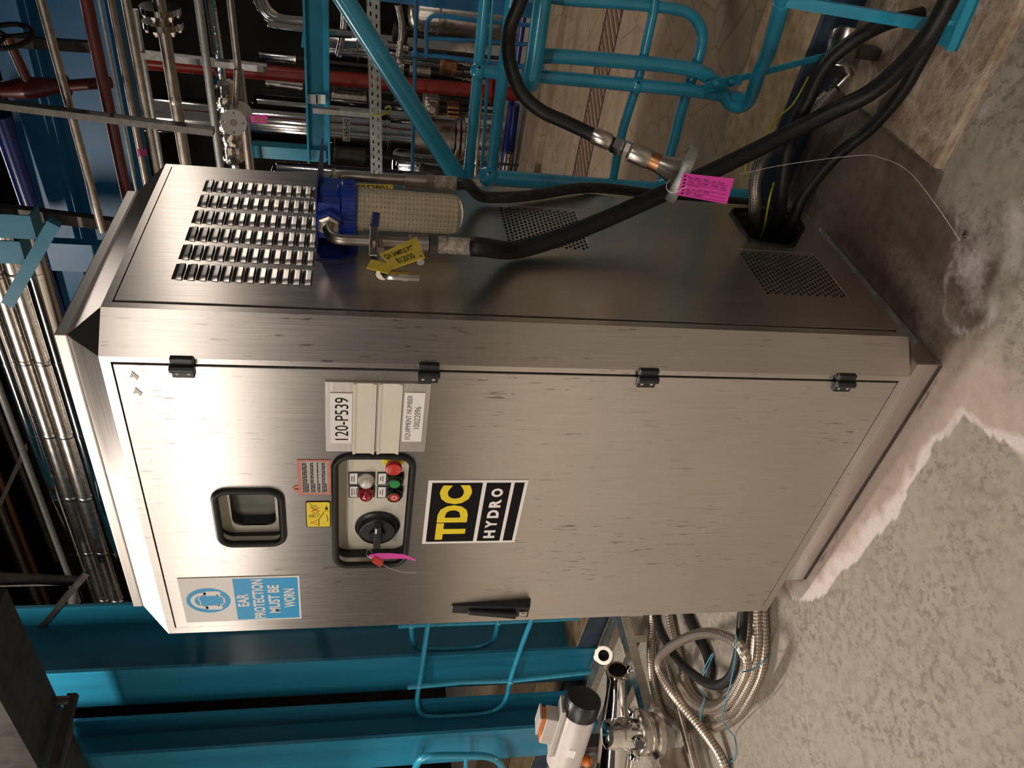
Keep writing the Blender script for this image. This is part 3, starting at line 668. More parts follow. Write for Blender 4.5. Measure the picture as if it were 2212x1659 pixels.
# rotary isolator
x, z = cpos(815, 1150); o = (x, PY, z)
mb = MB(); mb.lathe([(0.056, 0), (0.056, 0.006), (0.050, 0.010), (0.048, 0.020), (0.045, 0.024), (0.043, 0.0245), (0.042, 0.022), (0.0, 0.022)], o, (0, -1, 0), 40); ro = build('rotary_isolator', mb, 'black', cp, label='black rotary isolator knob')
mb = MB(); mb.box((x-0.043, PY-0.042, z-0.009), (x+0.043, PY-0.021, z+0.009)); kn = build('grip_bar', mb, 'black', ro, bevel=0.003)
mb = MB(); mb.lathe([(0.020, 0.020), (0.019, 0.030), (0.0, 0.030)], (x-0.004, PY, z), (0, -1, 0), 24); build('knob_hub', mb, 'rubber', ro)
mb = MB(); fill(mb, rect(x+0.02, z+0.002, x+0.038, z+0.006), front(PY-0.0425), 0); build('pointer_mark', mb, 'white', ro)
# name plate block: steel backing, white label, two cream channels, white label
ct = MB(); ct.box((0.706, -0.008, 1.204), (0.909, -0.003, 1.421)); np_ = build('name_plate', ct, 'steel_top', cab, bevel=0.0012)
def label_plate(name, x0, z0, x1, z1, par, lines, y=-0.0085, mat='white', ink='ink', off=0.0, lab=None):
    mb = MB(); M = front(y-0.0015); mb.plate(rect(x0, z0, x1, z1), [], 0.0015, M, 0)
    for s_, a, b, c, d in lines: text_into(mb, s_, a, b, c, d, M, 0.0004, 1, off)
    return build(name, mb, [mat, ink], par, label=lab)
label_plate('number_label', 0.7345, 1.3655, 0.880, 1.411, np_, [('120-P539', 0.745, 1.373, 0.868, 1.401)], off=0.0)
label_plate('number_label', 0.741, 1.2145, 0.885, 1.2575, np_, [('EQUIPMENT NUMBER', 0.748, 1.2385, 0.878, 1.2515), ('100220960'[:-1]+'', 0.781, 1.221, 0.846, 1.234)][:1]+[('10022096', 0.781, 1.221, 0.846, 1.234)], ink='grey_ink')
for z0_, z1_ in ((1.3165, 1.3635), (1.263, 1.311)):
    mb = MB(); x0_, x1_ = 0.7045, 0.909
    prof = [(0, z0_), (-0.006, z0_), (-0.006, z0_+0.003), (-0.0025, z0_+0.009), (-0.0025, z1_-0.009), (-0.006, z1_-0.003), (-0.006, z1_), (0, z1_)]
    n = len(prof); vs = [(xx, -0.0085+a, b) for xx in (x0_, x1_) for a, b in prof]
    mb.add(vs, [(i, i+1, n+i+1, n+i) for i in range(n-1)]+[(0, 1, 2, 3), (0, 3, 4, 7), (4, 5, 6, 7), (8, 9, 10, 11), (8, 11, 12, 15), (12, 13, 14, 15)]); fixface(mb); build('label_channel', mb, 'cream', np_)
# ear protection sign
def ear_sign():
    x0, x1, z0, z1 = 0.057, 0.251, 1.4925, 1.787; M = front(-0.0052)
    mb = MB(); mb.plate(rect(x0, z0, x1, z1), [], 0.0015, M, 0)
    s = build('ear_protection_sign', mb, ['white'], cab, label='blue and white ear protection sign')
    mb = MB(); fill(mb, rect(0.063, 1.4975, 0.2445, 1.657), M, 0.0003, 0)
    cx, cz = 0.154, 1.722; fill(mb, circ(cx, cz, 0.054, 48), M, 0.0003, 0)
    def ring(r0, r1, a0, a1, cx=cx, cz=cz, mat=1, z=0.0006, n=26):
        po = [(cx+r1*math.cos(math.radians(a0+(a1-a0)*i/n)), cz+r1*math.sin(math.radians(a0+(a1-a0)*i/n))) for i in range(n+1)]
        pi_ = [(cx+r0*math.cos(math.radians(a0+(a1-a0)*i/n)), cz+r0*math.sin(math.radians(a0+(a1-a0)*i/n))) for i in range(n+1)]
        for i in range(n): mb.add([(p[0], p[1], z) for p in (pi_[i], po[i], po[i+1], pi_[i+1])], [(0, 1, 2, 3)], mat, False, M)
    ring(0.026, 0.036, -8, 188, cx, cz+0.008)                                                   # head band
    for sx in (-1, 1): fill(mb, rrect(cx+sx*0.031-0.0095, cz-0.032, cx+sx*0.031+0.0095, cz+0.010, 0.009), M, 0.0006, 1)
    jaw = [(cx-0.024, cz-0.022), (cx-0.013, cz-0.038), (cx+0.013, cz-0.038), (cx+0.024, cz-0.022)]; stroke(mb, jaw, 0.004, M, 0.0006, 1)
    stroke(mb, [(cx-0.024, cz+0.016), (cx-0.018, cz+0.022), (cx-0.006, cz+0.020), (cx+0.006, cz+0.024), (cx+0.018, cz+0.022), (cx+0.024, cz+0.016)], 0.003, M, 0.0006, 1)
    for s_, a, b, zz in (('EAR', 0.124, 0.180, 1.626), ('PROTECTION', 0.0665, 0.2415, 1.587), ('MUST BE', 0.090, 0.215, 1.548), ('WORN', 0.113, 0.198, 1.509)):
        text_into(mb, s_, a, zz-0.003, b, zz+0.026, M, 0.0008, 1, 0.03)
    build('sign_print', mb, ['sky_blue', 'white'], s)
ear_sign()
# maker's logo plate
def logo():
    x0, x1, z0, z1 = 0.371, 0.608, 0.948, 1.1875; M = front(-0.0048)
    mb = MB(); mb.plate(rect(x0, z0, x1, z1), [], 0.0015, M, 0); s = build('logo_sticker', mb, 'white', cab, label='black and white logo sticker with yellow letters')
    mb = MB(); fill(mb, rect(0.379, 1.058, 0.600, 1.1785), M, 0.0003, 0); fill(mb, rect(0.379, 0.989, 0.600, 1.0485), M, 0.0003, 0); fill(mb, rect(0.379, 0.956, 0.600, 0.9805), M, 0.0003, 0)
    Mz = 0.0008
    zt, zb = 1.157, 1.082
    text_into(mb, 'T', 0.388, zb, 0.452, zt, M, Mz, 1, 0.055); text_into(mb, 'D', 0.455, zb, 0.520, zt, M, Mz, 1, 0.055); text_into(mb, 'C', 0.524, zb-0.001, 0.592, zt+0.001, M, Mz, 1, 0.055)
    for i, ch_ in enumerate('HYDRO'):
        a = 0.391+i*0.0395; text_into(mb, ch_, a, 1.0045, a+0.031, 1.0335, M, Mz, 2, 0.05)
    build('logo_print', mb, ['ink', 'yellow', 'white'], s)
logo()
# yellow hazard sticker
def hazard():
    x0, x1, z0, z1 = 0.4435, 0.5365, 1.4125, 1.4695; M = front(-0.0048)
    mb = MB(); mb.plate(rrect(x0, z0, x1, z1, 0.006), [], 0.0012, M, 0); s = build('hazard_sticker', mb, 'ink', cab, label='yellow hazard sticker')
    mb = MB(); fill(mb, rrect(x0+0.0018, z0+0.0018, x1-0.0018, z1-0.0018, 0.005), M, 0.0003, 0)
    tri = [(0.450, 1.440), (0.472, 1.440), (0.461, 1.460), (0.450, 1.440), (0.472, 1.440)]; stroke(mb, tri, 0.0016, M, 0.0007, 1); stroke(mb, [(0.461, 1.444), (0.461, 1.453)], 0.0013, M, 0.0007, 1)
    cx, cz = 0.508, 1.448
    stroke(mb, [(cx-0.007, cz-0.009), (cx+0.006, cz+0.008)], 0.0022, M, 0.0009, 2); stroke(mb, [(cx-0.006, cz+0.008), (cx+0.007, cz-0.009)], 0.0022, M, 0.0009, 2)
    stroke(mb, [(cx+0.012+0.0035*math.cos(a*0.7), cz+0.003+0.006*math.sin(a*0.7)) for a in range(10)], 0.0012, M, 0.0006, 3); stroke(mb, [(cx+0.017, cz+0.008), (cx+0.024, cz+0.012)], 0.0012, M, 0.0006, 3)
    for k in range(7):
        a = math.radians(150+k*11); stroke(mb, [(cx+0.010*math.cos(a), cz+0.010*math.sin(a)), (cx+0.030*math.cos(a), cz+0.022*math.sin(a))], 0.0006, M, 0.0005, 3)
    stroke(mb, [(0.482, 1.462), (0.488, 1.462), (0.488, 1.452), (0.482, 1.452), (0.482, 1.462)], 0.0012, M, 0.0006, 3)
    stroke(mb, [(0.474, 1.440), (0.482, 1.434), (0.488, 1.434), (0.493, 1.428), (0.499, 1.430)], 0.0014, M, 0.0006, 3)
    stroke(mb, [(0.466, 1.420), (0.476, 1.419), (0.488, 1.422)], 0.0016, M, 0.0006, 3)
    fill(mb, rect(0.508, 1.419, 0.516, 1.425), M, 0.0006, 3); stroke(mb, [(0.516, 1.422), (0.524, 1.422)], 0.0012, M, 0.0006, 3); stroke(mb, [(0.500, 1.418), (0.504, 1.418), (0.504, 1.426), (0.500, 1.426)], 0.0009, M, 0.0006, 3)
    build('hazard_print', mb, ['yellow', 'orange', 'signal_red', 'ink'], s)
hazard()
# small print warning label with a red border and a warning tab
def warning():
    x0, x1, z0, z1 = 0.561, 0.676, 1.411, 1.484; M = front(-0.0048)
    out = [(x0, z0), (x1, z0), (x1, z1), (0.594, z1), (0.585, z1+0.013), (0.577, z1+0.013), (0.570, z1), (x0, z1)]
    mb = MB(); mb.plate(out, [], 0.0012, M, 0); s = build('warning_label', mb, 'label_red', cab, label='small print warning label with faded red border')
    mb = MB(); fill(mb, rect(0.568, 1.418, 0.671, 1.476), M, 0.0003, 0); rnd = random.Random(4)
    for i in range(15):
        z = 1.4725-i*0.0036
        if i in (4, 8, 11): continue
        x = 0.570; end = 0.668 if i not in (3, 7, 10, 14) else 0.60
        while x < end:
            w_ = rnd.uniform(0.005, 0.016); w_ = min(w_, end-x)
            if w_ > 0.002: fill(mb, rect(x, z-0.0012, x+w_, z+0.0010), M, 0.0006, 1)
            x += w_+0.0016
    fill(mb, rect(0.5795, z1-0.001, 0.5825, z1+0.008), M, 0.0004, 1)
    build('warning_print', mb, ['label_grey', 'ink'], s)
warning()
# ------------------------------------------------------------------ helpers for things traced on planes or depths
def ad(x, y, d): return CP + (CF + CU*((1106-x)/FPX) + CR*((829.5-y)/FPX))*d
def quad(name, corners, mats, parent=None, th=0.0015, draw=None, **k):
    "thin plate: corners bottom-left, bottom-right, top-right, top-left seen from its front; draw(mb, M, w, h) adds print"
    a, b, c, d = (V(p) for p in corners); M = frame(a, b-a, d-a); inv = M.inverted()
    pts = [(inv @ p).to_2d() for p in (a, b, c, d)]; mb = MB(); mb.plate([(p.x, p.y) for p in pts], [], th, M, 0)
    if draw: draw(mb, M, (b-a).length, (d-a).length)
    return build(name, mb, mats, parent, **k)
def ptube(name, pts, w, mat, parent=None, n=14, smooth=0, **k):
    "round bar through points, w pixels wide at its first point"
    r = rpx(pts[0], w); mb = MB(); mb.tube(spl(pts, smooth) if smooth else pts, r, n); return build(name, mb, mat, parent, **k)
# ------------------------------------------------------------------ water filter on the side panel
FX = XR+0.0038
wf = thing('water_filter', (1.09, 0.42, 1.15), 'blue headed cartridge water filter on the cabinet side', 'filter')
ZS = 1.452
mb = MB(); mb.add([(FX, 0.268, ZS), (FX, 0.600, ZS), (FX, 0.600, 1.40), (FX, 0.50, 1.362), (FX, 0.30, 1.362), (FX, 0.268, 1.40)] + [(FX+0.004, 0.268, ZS), (FX+0.004, 0.600, ZS), (FX+0.004, 0.600, 1.40), (FX+0.004, 0.50, 1.362), (FX+0.004, 0.30, 1.362), (FX+0.004, 0.268, 1.40)],
    [(0, 1, 2, 3, 4, 5), (6, 11, 10, 9, 8, 7)]+[(i, (i+1) % 6, 6+(i+1) % 6, 6+i) for i in range(6)]); fixface(mb)
mb.box((FX, 0.30, ZS-0.004), (FX+0.145, 0.575, ZS)); build('bracket', mb, 'navy_bracket', wf)
fc = at(800, 452, X=FX+0.082); FXc, FYc = fc.x, fc.y
hd_ = MB(); hd_.lathe([(0.058, 1.366), (0.060, 1.370), (0.060, 1.398), (0.054, 1.404), (0.050, 1.406), (0.050, 1.446), (0.046, 1.449)], (FXc, FYc, 0), (0, 0, 1), 32)
hd_.box((FXc-0.045, FYc-0.062, 1.400), (FXc+0.040, FYc+0.062, 1.447))
head = build('filter_head', hd_, 'royal', wf, bevel=0.002)
mb = MB()
for k in range(16):
    a = 2*math.pi*k/16; mb.box((-0.003, 0.058, 1.372), (0.003, 0.0625, 1.396), 0, Matrix.Translation((FXc, FYc, 0)) @ Matrix.Rotation(a, 4, 'Z'))
build('grip_ribs', mb, 'royal', head, kind='stuff')
for s_ in (-1, 1):
    mb = MB(); mb.lathe([(0.031, 0.050), (0.031, 0.076), (0.027, 0.080)], (FXc, FYc, 1.424), (0, s_, 0), 6); mb.lathe([(0.024, 0.078), (0.024, 0.088), (0.018, 0.090)], (FXc, FYc, 1.424), (0, s_, 0), 6, 1)
    build('port_nut', mb, ['royal', 'stainless'], wf)
mb = MB(); RB = 0.047
mb.lathe([(RB+0.003, 1.368), (RB+0.003, 1.350), (RB, 1.348), (RB-0.002, 1.155), (RB-0.006, 1.138), (RB-0.018, 1.128), (0.0, 1.125)], (FXc, FYc, 0), (0, 0, 1), 32)
mb.v = mb.v; mb.f = [f[::-1] for f in mb.f]; bowl = build('bowl', mb, 'bowl_plastic', wf)
mb = MB(); mb.tube([(FXc, FYc, 1.362), (FXc, FYc, 1.25), (FXc, FYc, 1.142)], RB-0.006, 28, uv=True); build('cartridge', mb, 'cartridge', wf)
# inlet pipework with sample valve
pw = thing('inlet_pipe', (FXc, FYc-0.10, 1.2), 'stainless inlet pipe with sample cock curving out of the filter', 'pipe')
PXp = FXc+0.002
def pp(x, y, X=PXp): return at(x, y, X=X)
i0 = V((FXc, FYc-0.0908, 1.424)); yP = pp(800, 519).y
path = [i0, i0+V((0, -0.012, 0)), V((FXc, yP+0.012, 1.416)), V((FXc, yP, 1.398)), V((FXc, yP, 1.36)), V((FXc, yP, 1.30)), V((FXc, yP, 1.235))]
mb = MB(); mb.tube(spl(path, 6), 0.0115, 14); build('pipe_bend', mb, 'pipe_steel', pw)
zc0 = pp(884, 525).z; zc1 = pp(940, 532).z; zc2 = pp(1018, 538).z
mb = MB(); mb.lathe([(0.019, zc0), (0.0195, zc0-0.003), (0.0195, zc1+0.014), (0.017, zc1+0.012)], (FXc, yP, 0), (0, 0, 1), 20); fixface(mb); build('coupling', mb, 'stainless', pw)
mb = MB(); mb.lathe([(0.0225, zc1+0.012), (0.0225, zc1-0.004), (0.017, zc1-0.006)], (FXc, yP, 0), (0, 0, 1), 6); fixface(mb); build('hex_nut', mb, 'dark_steel', pw)
mb = MB(); mb.lathe([(0.015, zc1-0.003), (0.019, zc1-0.010), (0.019, zc1-0.022), (0.0165, zc1-0.026), (0.0185, zc1-0.03), (0.0185, zc2)], (FXc, yP, 0), (0, 0, 1), 16); fixface(mb); build('hose_tail', mb, 'limescale', pw)
vz = pp(806, 545).z; vy = pp(806, 556).y; vo = V((FXc+0.012, yP, vz))
mb = MB(); mb.tube([(FXc, yP, vz-0.01), (FXc+0.006, vy+0.008, vz-0.0115)], 0.011, 12); build('branch', mb, 'pipe_steel', pw)
va = thing('sample_valve', (FXc, vy, vz), 'small ball valve with blue grip lever beside the filter', 'valve')
b0_ = V((FXc+0.006, vy, vz-0.012)); sp = pp(800, 597, FXc+0.01)
mb = MB(); mb.lathe([(0.017, -0.006), (0.017, 0.010), (0.014, 0.014), (0.014, 0.032), (0.017, 0.036), (0.017, 0.046)], b0_, (0, -1, -0.12), 8); build('valve_body', mb, 'stainless', va)
mb = MB()
for k in range(4): mb.lathe([(0.015, 0.046+0.005*k), (0.0162, 0.0485+0.005*k), (0.015, 0.051+0.005*k)], b0_, (0, -1, -0.12), 16)
build('thread', mb, 'chrome', va)
l0 = pp(806, 552, FXc+0.026); l1 = pp(808, 490, FXc+0.030); l2 = pp(812, 461, FXc+0.030)
mb = MB(); mb.bar(l0, l1, 0.0165, 0.004, up=(1, 0, 0)); lv = build('lever', mb, 'stainless', va, bevel=0.001)
mb = MB(); mb.lathe([(0.007, -0.004), (0.007, 0.006), (0.004, 0.010)], pp(805, 528, FXc+0.028), (1, 0, 0), 6); build('stem_nut', mb, 'stainless', va)
mb = MB(); mb.bar(l1, l2, 0.0185, 0.009, up=(1, 0, 0)); build('lever_grip', mb, 'navy_bracket', lv, bevel=0.0035)
ey = b0_.y-0.062; ez = b0_.z-0.008
mb = MB(); spz = pp(905, 604, FXc).z
mb.tube(spl([(FXc+0.006, b0_.y-0.040, ez), (FXc+0.006, ey+0.004, ez-0.001), (FXc+0.006, ey-0.008, ez-0.012), (FXc+0.006, ey-0.010, ez-0.03), (FXc+0.006, ey-0.010, ez-0.06), (FXc+0.006, ey-0.010, spz)], 5), 0.0105, 14); so_ = build('spout', mb, 'stainless', va)
mb = MB(); mb.lathe([(0.0118, 0), (0.0118, 0.012)], (FXc+0.006, ey-0.010, ez-0.048), (0, 0, 1), 16); build('spout_ring', mb, 'stainless', so_)
mb = MB(); bq = pp(907, 548, FXc); mb.tube([bq, bq+V((0, -0.03, 0.0))], 0.0042, 8); mb.lathe([(0.0085, 0), (0.0085, 0.008)], bq+V((0, -0.026, 0)), (0, -1, 0), 6); build('drain_screw', mb, 'stainless', pw)
# outlet pipe behind the filter
op = thing('outlet_pipe', (FXc, FYc+0.11, 1.2), 'stainless outlet pipe running down the cabinet back edge', 'pipe')
oy = at(860, 389, X=FXc).y; o0 = V((FXc, FYc+0.0908, 1.424))
mb = MB(); mb.tube(spl([o0, o0+V((0, 0.012, 0.0)), V((FXc, oy-0.012, 1.416)), V((FXc, oy, 1.395)), V((FXc, oy, 1.34)), V((FXc, oy, 1.235))], 6), 0.0115, 14); build('pipe_bend', mb, 'pipe_steel', op)
za, zb_, zc_ = (at(x_, 398, X=FXc).z for x_ in (874, 920, 985))
mb = MB(); mb.lathe([(0.0195, za), (0.0195, zb_)], (FXc, oy, 0), (0, 0, 1), 20); fixface(mb); build('coupling', mb, 'stainless', op)
mb = MB(); mb.lathe([(0.0225, zb_), (0.0225, zb_-0.018)], (FXc, oy, 0), (0, 0, 1), 6); fixface(mb); build('hex_nut', mb, 'pipe_steel', op)
mb = MB(); mb.lathe([(0.017, zb_-0.018), (0.0185, zb_-0.022), (0.0185, zc_)], (FXc, oy, 0), (0, 0, 1), 16); fixface(mb); build('hose_tail', mb, 'limescale', op)
mb = MB(); ks = o0+V((0, 0.018, 0.012)); mb.tube([ks+V((0.013*math.cos(a*0.52), 0, 0.013*math.sin(a*0.52)-0.012)) for a in range(12)], 0.002, 6, True); build('cable_tie', mb, 'matte_black', op)
# yellow engraved tags
def engraved(lines, holes, off=0.012):
    def f(mb, M, w_, h_):
        for s_, a, b, c, d in lines: text_into(mb, s_, a*w_, b*h_, c*w_, d*h_, M, 0.0004, 1, off)
        for a, b in holes: fill(mb, circ(a*w_, b*h_, 0.0022, 10), M, 0.0005, 1)
    return f
tg = [at(848, 580, X=1.140), at(918, 556, X=1.150), at(900, 514, X=1.150), at(820, 548, X=1.140)]
# lettering reads away from the spout: its baseline runs from the upper to the lower edge of the hanging tag
quad('yellow_tag', [at(848, 580, X=1.126), at(820, 548, X=1.126), at(902, 514, X=1.136), at(918, 557, X=1.136)][::1] and [tg[0], tg[1], tg[2], tg[3]], ['tag_yellow', 'ink'], th=0.0015,
     draw=engraved([('QA SAMPLE PT', 0.06, 0.54, 0.90, 0.86), ('B120/30', 0.26, 0.14, 0.78, 0.46)], [(0.94, 0.86), (0.94, 0.14)]),
     label='yellow tag lettered QA SAMPLE PT hanging at the filter valve', cat='tag')
quad('yellow_tag', [at(838, 592, X=1.152), at(791, 580, X=1.150), at(802, 561, X=1.150), at(853, 574, X=1.152)], ['tag_yellow', 'grey_ink'], th=0.0015,
     draw=engraved([('639321H', 0.12, 0.3, 0.85, 0.75)], [(0.06, 0.5)], 0.0), label='small tilted yellow tag hanging below the sample valve spout', cat='tag')
quad('yellow_tag', [at(762, 415, X=1.112), at(848, 417, X=1.112), at(849, 399, X=1.112), at(762, 396, X=1.112)], ['tag_yellow', 'ink'], th=0.0015,
     draw=engraved([('SR53901', 0.13, 0.12, 0.90, 0.82)], [(0.95, 0.45)]), label='yellow tag lettered SR53901 behind the filter bowl', cat='tag')
# ------------------------------------------------------------------ hoses to the right of the cabinet
def hose(name, pts, w, mat, label, n=16, uv=False, cat='hose', sm=8):
    P = [ad(*p) if not isinstance(p, Vector) else p for p in pts]; C_ = spl(P, sm); r = rpx(P[len(P)//2], w)
    mb = MB(); mb.tube(C_, r, n, uv=uv); return build(name, mb, mat, label=label, cat=cat)
h1 = [V((FXc, yP, zc2+0.0)), V((FXc, yP, zc2-0.03)), (1110, 540, 1.80), (1200, 516, 1.85), (1300, 477, 1.89), (1400, 433, 1.93), (1500, 388, 1.96), (1600, 340, 1.98), (1700, 290, 1.98), (1800, 240, 1.95), (1880, 200, 1.90), (1950, 140, 1.81), (2010, 70, 1.71), (2060, -20, 1.64), (2110, -120, 1.58)]
hose('rubber_hose', h1, 36, 'rubber', 'thick black hose sweeping from the filter down to the slab')
h2 = [V((FXc, oy, zc_+0.0)), V((FXc, oy, zc_-0.03)), (1040, 424, 1.99), (1100, 426, 2.02), (1160, 420, 2.06), (1215, 411, 2.10), (1260, 406, 2.135), (1320, 408, 2.21), (1400, 418, 2.27), (1480, 428, 2.31), (1580, 436, 2.34), (1640, 443, 2.36), (1680, 448, 2.38)]
hose('taped_hose', h2, 23, 'taped_rubber', 'taped black hose running down the back edge of the cabinet')
h4 = [(1660, 506, 2.27), (1674, 484, 2.20), (1685, 450, 2.14), (1690, 400, 2.09), (1701, 324, 2.05), (1720, 265, 2.03), (1743, 221, 2.00), (1784, 141, 1.95), (1843, 88, 1.90), (1914, 50, 1.87), (1973, 36, 1.88), (2010, 24, 1.95)]
hose('rubber_hose', h4, 30, 'rubber', 'black hose arching out of the cable opening towards the blue post')
h5 = [(1692, 515, 2.25), (1706, 490, 2.19), (1720, 458, 2.155), (1736, 422, 2.13), (1796, 348, 2.10), (1840, 310, 2.05), (1884, 274, 2.00), (1943, 206, 1.91), (1987, 133, 1.83), (2031, 44, 1.745), (2060, -30, 1.69), (2080, -90, 1.65)]
hose('rubber_hose', h5, 27, 'rubber', 'black hose lying on the floor from cable opening across slab')
h6 = [(1622, 498, 2.28), (1628, 478, 2.18), (1630, 440, 2.10), (1630, 398, 2.08), (1645, 345, 2.085), (1678, 309, 2.095), (1715, 275, 2.10), (1751, 242, 2.09), (1802, 194, 2.07)]
hose('braided_hose', h6, 27, 'braid_fine', 'thin braided hose from the cable opening to the canister', uv=True)
for k, (pts, lab) in enumerate(([[(1644, 512, 2.28), (1652, 484, 2.18), (1662, 430, 2.09), (1672, 395, 2.13)], 'green yellow earth wire beside the braided hose in the opening'],
        [[(1634, 400, 2.16), (1618, 385, 2.15), (1610, 365, 2.14), (1616, 345, 2.13), (1630, 335, 2.13)], 'looped green yellow earth wire beside the pink tag'],
        [[(1648, 300, 2.2), (1680, 255, 2.25), (1720, 215, 2.27), (1778, 100, 2.27)], 'green yellow earth wire stretched behind the arching hose'])):
    hose('earth_wire', pts, 4.5, 'earth_yellow', lab, 8, cat='wire'); 
mb = MB(); mb.tube(spl([ad(1598, 376, 2.05), ad(1700, 355, 2.02), ad(1850, 336, 1.93), ad(1900, 340, 1.88), ad(1960, 368, 1.80), ad(2020, 440, 1.74), at(2074, 520, Z=0.003)], 10), 0.0007, 5); build('steel_wire', mb, 'cord', label='thin loose steel wire arching over the stained floor', cat='wire')
nu = at(2088, 509, Z=0); mb = MB(); mb.lathe([(0.0042, 0), (0.0042, 0.006), (0.008, 0.0061), (0.008, 0.0001)], nu, (0, 0, 1), 6); fixface(mb); build('hex_nut', mb, 'stainless', label='small steel nut lying on the floor', cat='nut')
# canister and stainless pipe on the slab
cn = thing('steel_canister', (1.42, 0.68, 0.05), 'stainless canister lying on the slab under the hoses', 'canister')
c0 = ad(1806, 156, 2.05); axc = V((0.80, 0.50, -0.20)).normalized()
mb = MB(); mb.lathe([(0.0, 0), (0.046, 0.001), (0.048, 0.004), (0.048, 0.012), (0.040, 0.016), (0.039, 0.06), (0.042, 0.065), (0.042, 0.10), (0.030, 0.11), (0.0, 0.115)], c0, axc, 28); build('can_body', mb, 'stainless', cn)
mb = MB(); mb.tube(spl([ad(1808, 188, 2.068), ad(1822, 174, 2.06), ad(1834, 163, 2.055)], 5), 0.011, 12); build('outlet_stub', mb, 'stainless', cn)
mb = MB(); cl = ad(1797, 196, 2.066); mb.tube([cl+ (CR*math.cos(a*0.52)*0.4+CU*math.sin(a*0.52)-CF*math.cos(a*0.52)*0.9)*0.016 for a in range(12)], 0.003, 6, True); mb.tube([cl-CU*0.012, cl-CU*0.034-CR*0.010], 0.0028, 6); build('hose_clip', mb, 'dark_steel', cn)
sl = thing('canister_saddle', (1.45, 0.69, 0.022), 'dark saddle block carrying the stainless canister on the slab', 'saddle')
mb = MB(); cs = c0+axc*0.06; mb.box((cs.x-0.014, cs.y-0.022, 0.022), (cs.x+0.014, cs.y+0.022, cs.z-0.036)); build('saddle_block', mb, 'dark_steel', sl)
mb = MB(); a_, b_ = ad(1700, 4, 2.34), ad(1836, 112, 2.16); mb.tube([a_+(a_-b_), b_], 0.0145, 16); build('steel_pipe', mb, 'stainless', label='stainless pipe slanting behind the arching black hose', cat='pipe')
# hanging hose with flange end and pink tag
hh = thing('hanging_hose', ad(1280, 285, 1.9), 'black hose hanging over blue railing with flanged steel end', 'hose')
P = [(1175, -140, 1.67), (1146, -50, 1.71), (1121, 10, 1.74), (1102, 60, 1.77), (1098, 110, 1.77), (1108, 160, 1.77), (1130, 205, 1.78), (1170, 240, 1.79), (1220, 263, 1.80), (1265, 284, 1.81), (1290, 296, 1.81)]
mb = MB(); mb.tube(spl([ad(*p) for p in P], 8), rpx(ad(1170, 240, 1.88), 28), 16); build('hose_length', mb, 'rubber', hh)
e0, e1 = ad(1280, 291, 1.81), ad(1462, 371, 1.80); L_ = (e1-e0).length; ax = (e1-e0).normalized()
def seg_(name, prof, mat, n=24, par=hh, **k):
    mb = MB(); mb.lathe([(r*1.0, L_*t) for r, t in prof], e0, ax, n); return build(name, mb, mat, par, **k)
seg_('ferrule', [(0.0185, 0.0), (0.0195, 0.02), (0.0195, 0.20), (0.016, 0.22)], 'stainless')
seg_('hex_nut', [(0.0165, 0.22), (0.021, 0.25), (0.021, 0.34), (0.017, 0.36)], 'chrome', 6)
seg_('hex_nut', [(0.018, 0.36), (0.020, 0.38), (0.020, 0.43), (0.016, 0.45)], 'stainless', 6)
seg_('socket', [(0.018, 0.44), (0.0235, 0.46), (0.0235, 0.66), (0.021, 0.68)], 'stainless')
seg_('rusty_neck', [(0.0205, 0.68), (0.021, 0.70), (0.021, 0.80)], 'copper')
seg_('flange_neck', [(0.022, 0.79), (0.024, 0.84), (0.031, 0.97), (0.036, 1.02)], 'stainless')
fl = seg_('flange', [(0.030, 1.0), (0.066, 1.01), (0.068, 1.03), (0.068, 1.10), (0.066, 1.12), (0.045, 1.12), (0.045, 1.135), (0.02, 1.135)], 'galv', 36)
fa = ax.orthogonal().normalized(); fb = ax.cross(fa)
for k in range(4):
    mb = MB(); mb.lathe([(0.0085, 1.002*L_), (0.0085, 1.0105*L_-0.0)], e0+(fa*math.cos(k*math.pi/2+0.6)+fb*math.sin(k*math.pi/2+0.6))*0.051, ax, 14); build('bolt_hole', mb, 'matte_black', fl)
def pink_lines(mb, M, w_, h_):
    for t, a in ((0.80, 0.16), (0.60, 0.16), (0.42, 0.40), (0.26, 0.16), (0.10, 0.16)): stroke(mb, [(w_*a, h_*t-0.0015), (w_*0.95, h_*t-0.0015)], 0.0006, M, 0.0004, 1)
    for s_, a, b, c in (('Plant', 0.16, 0.27, 0.82), ('5862 - A06 - 120 - P539', 0.29, 0.88, 0.82), ('A06 - SYSTEM - P539 - 655', 0.18, 0.92, 0.63), ('Test Description', 0.16, 0.39, 0.47), ('Date', 0.16, 0.24, 0.28), ('05 JULY 2023', 0.27, 0.62, 0.28), ('Signature', 0.16, 0.30, 0.12), ('Auster', 0.33, 0.50, 0.12)):
        text_into(mb, s_, w_*a, h_*c-0.0005, w_*b, h_*(c+0.085), M, 0.0005, 1)
    for k in range(6): fill(mb, [(w_*(0.075+0.006*k/6), h_*(0.05+0.155*k)), (w_*0.125, h_*(0.10+0.155*k)), (w_*0.125, h_*(0.16+0.155*k)), (w_*0.075, h_*(0.11+0.155*k))], M, 0.0005, 1)
dtag = 1.72
pt = thing('pink_tag', ad(1520, 400, dtag), 'pink paper tag with black print tied to the hose flange', 'tag')
cT = [ad(1571, 441, dtag), ad(1587, 385, dtag+0.01)]
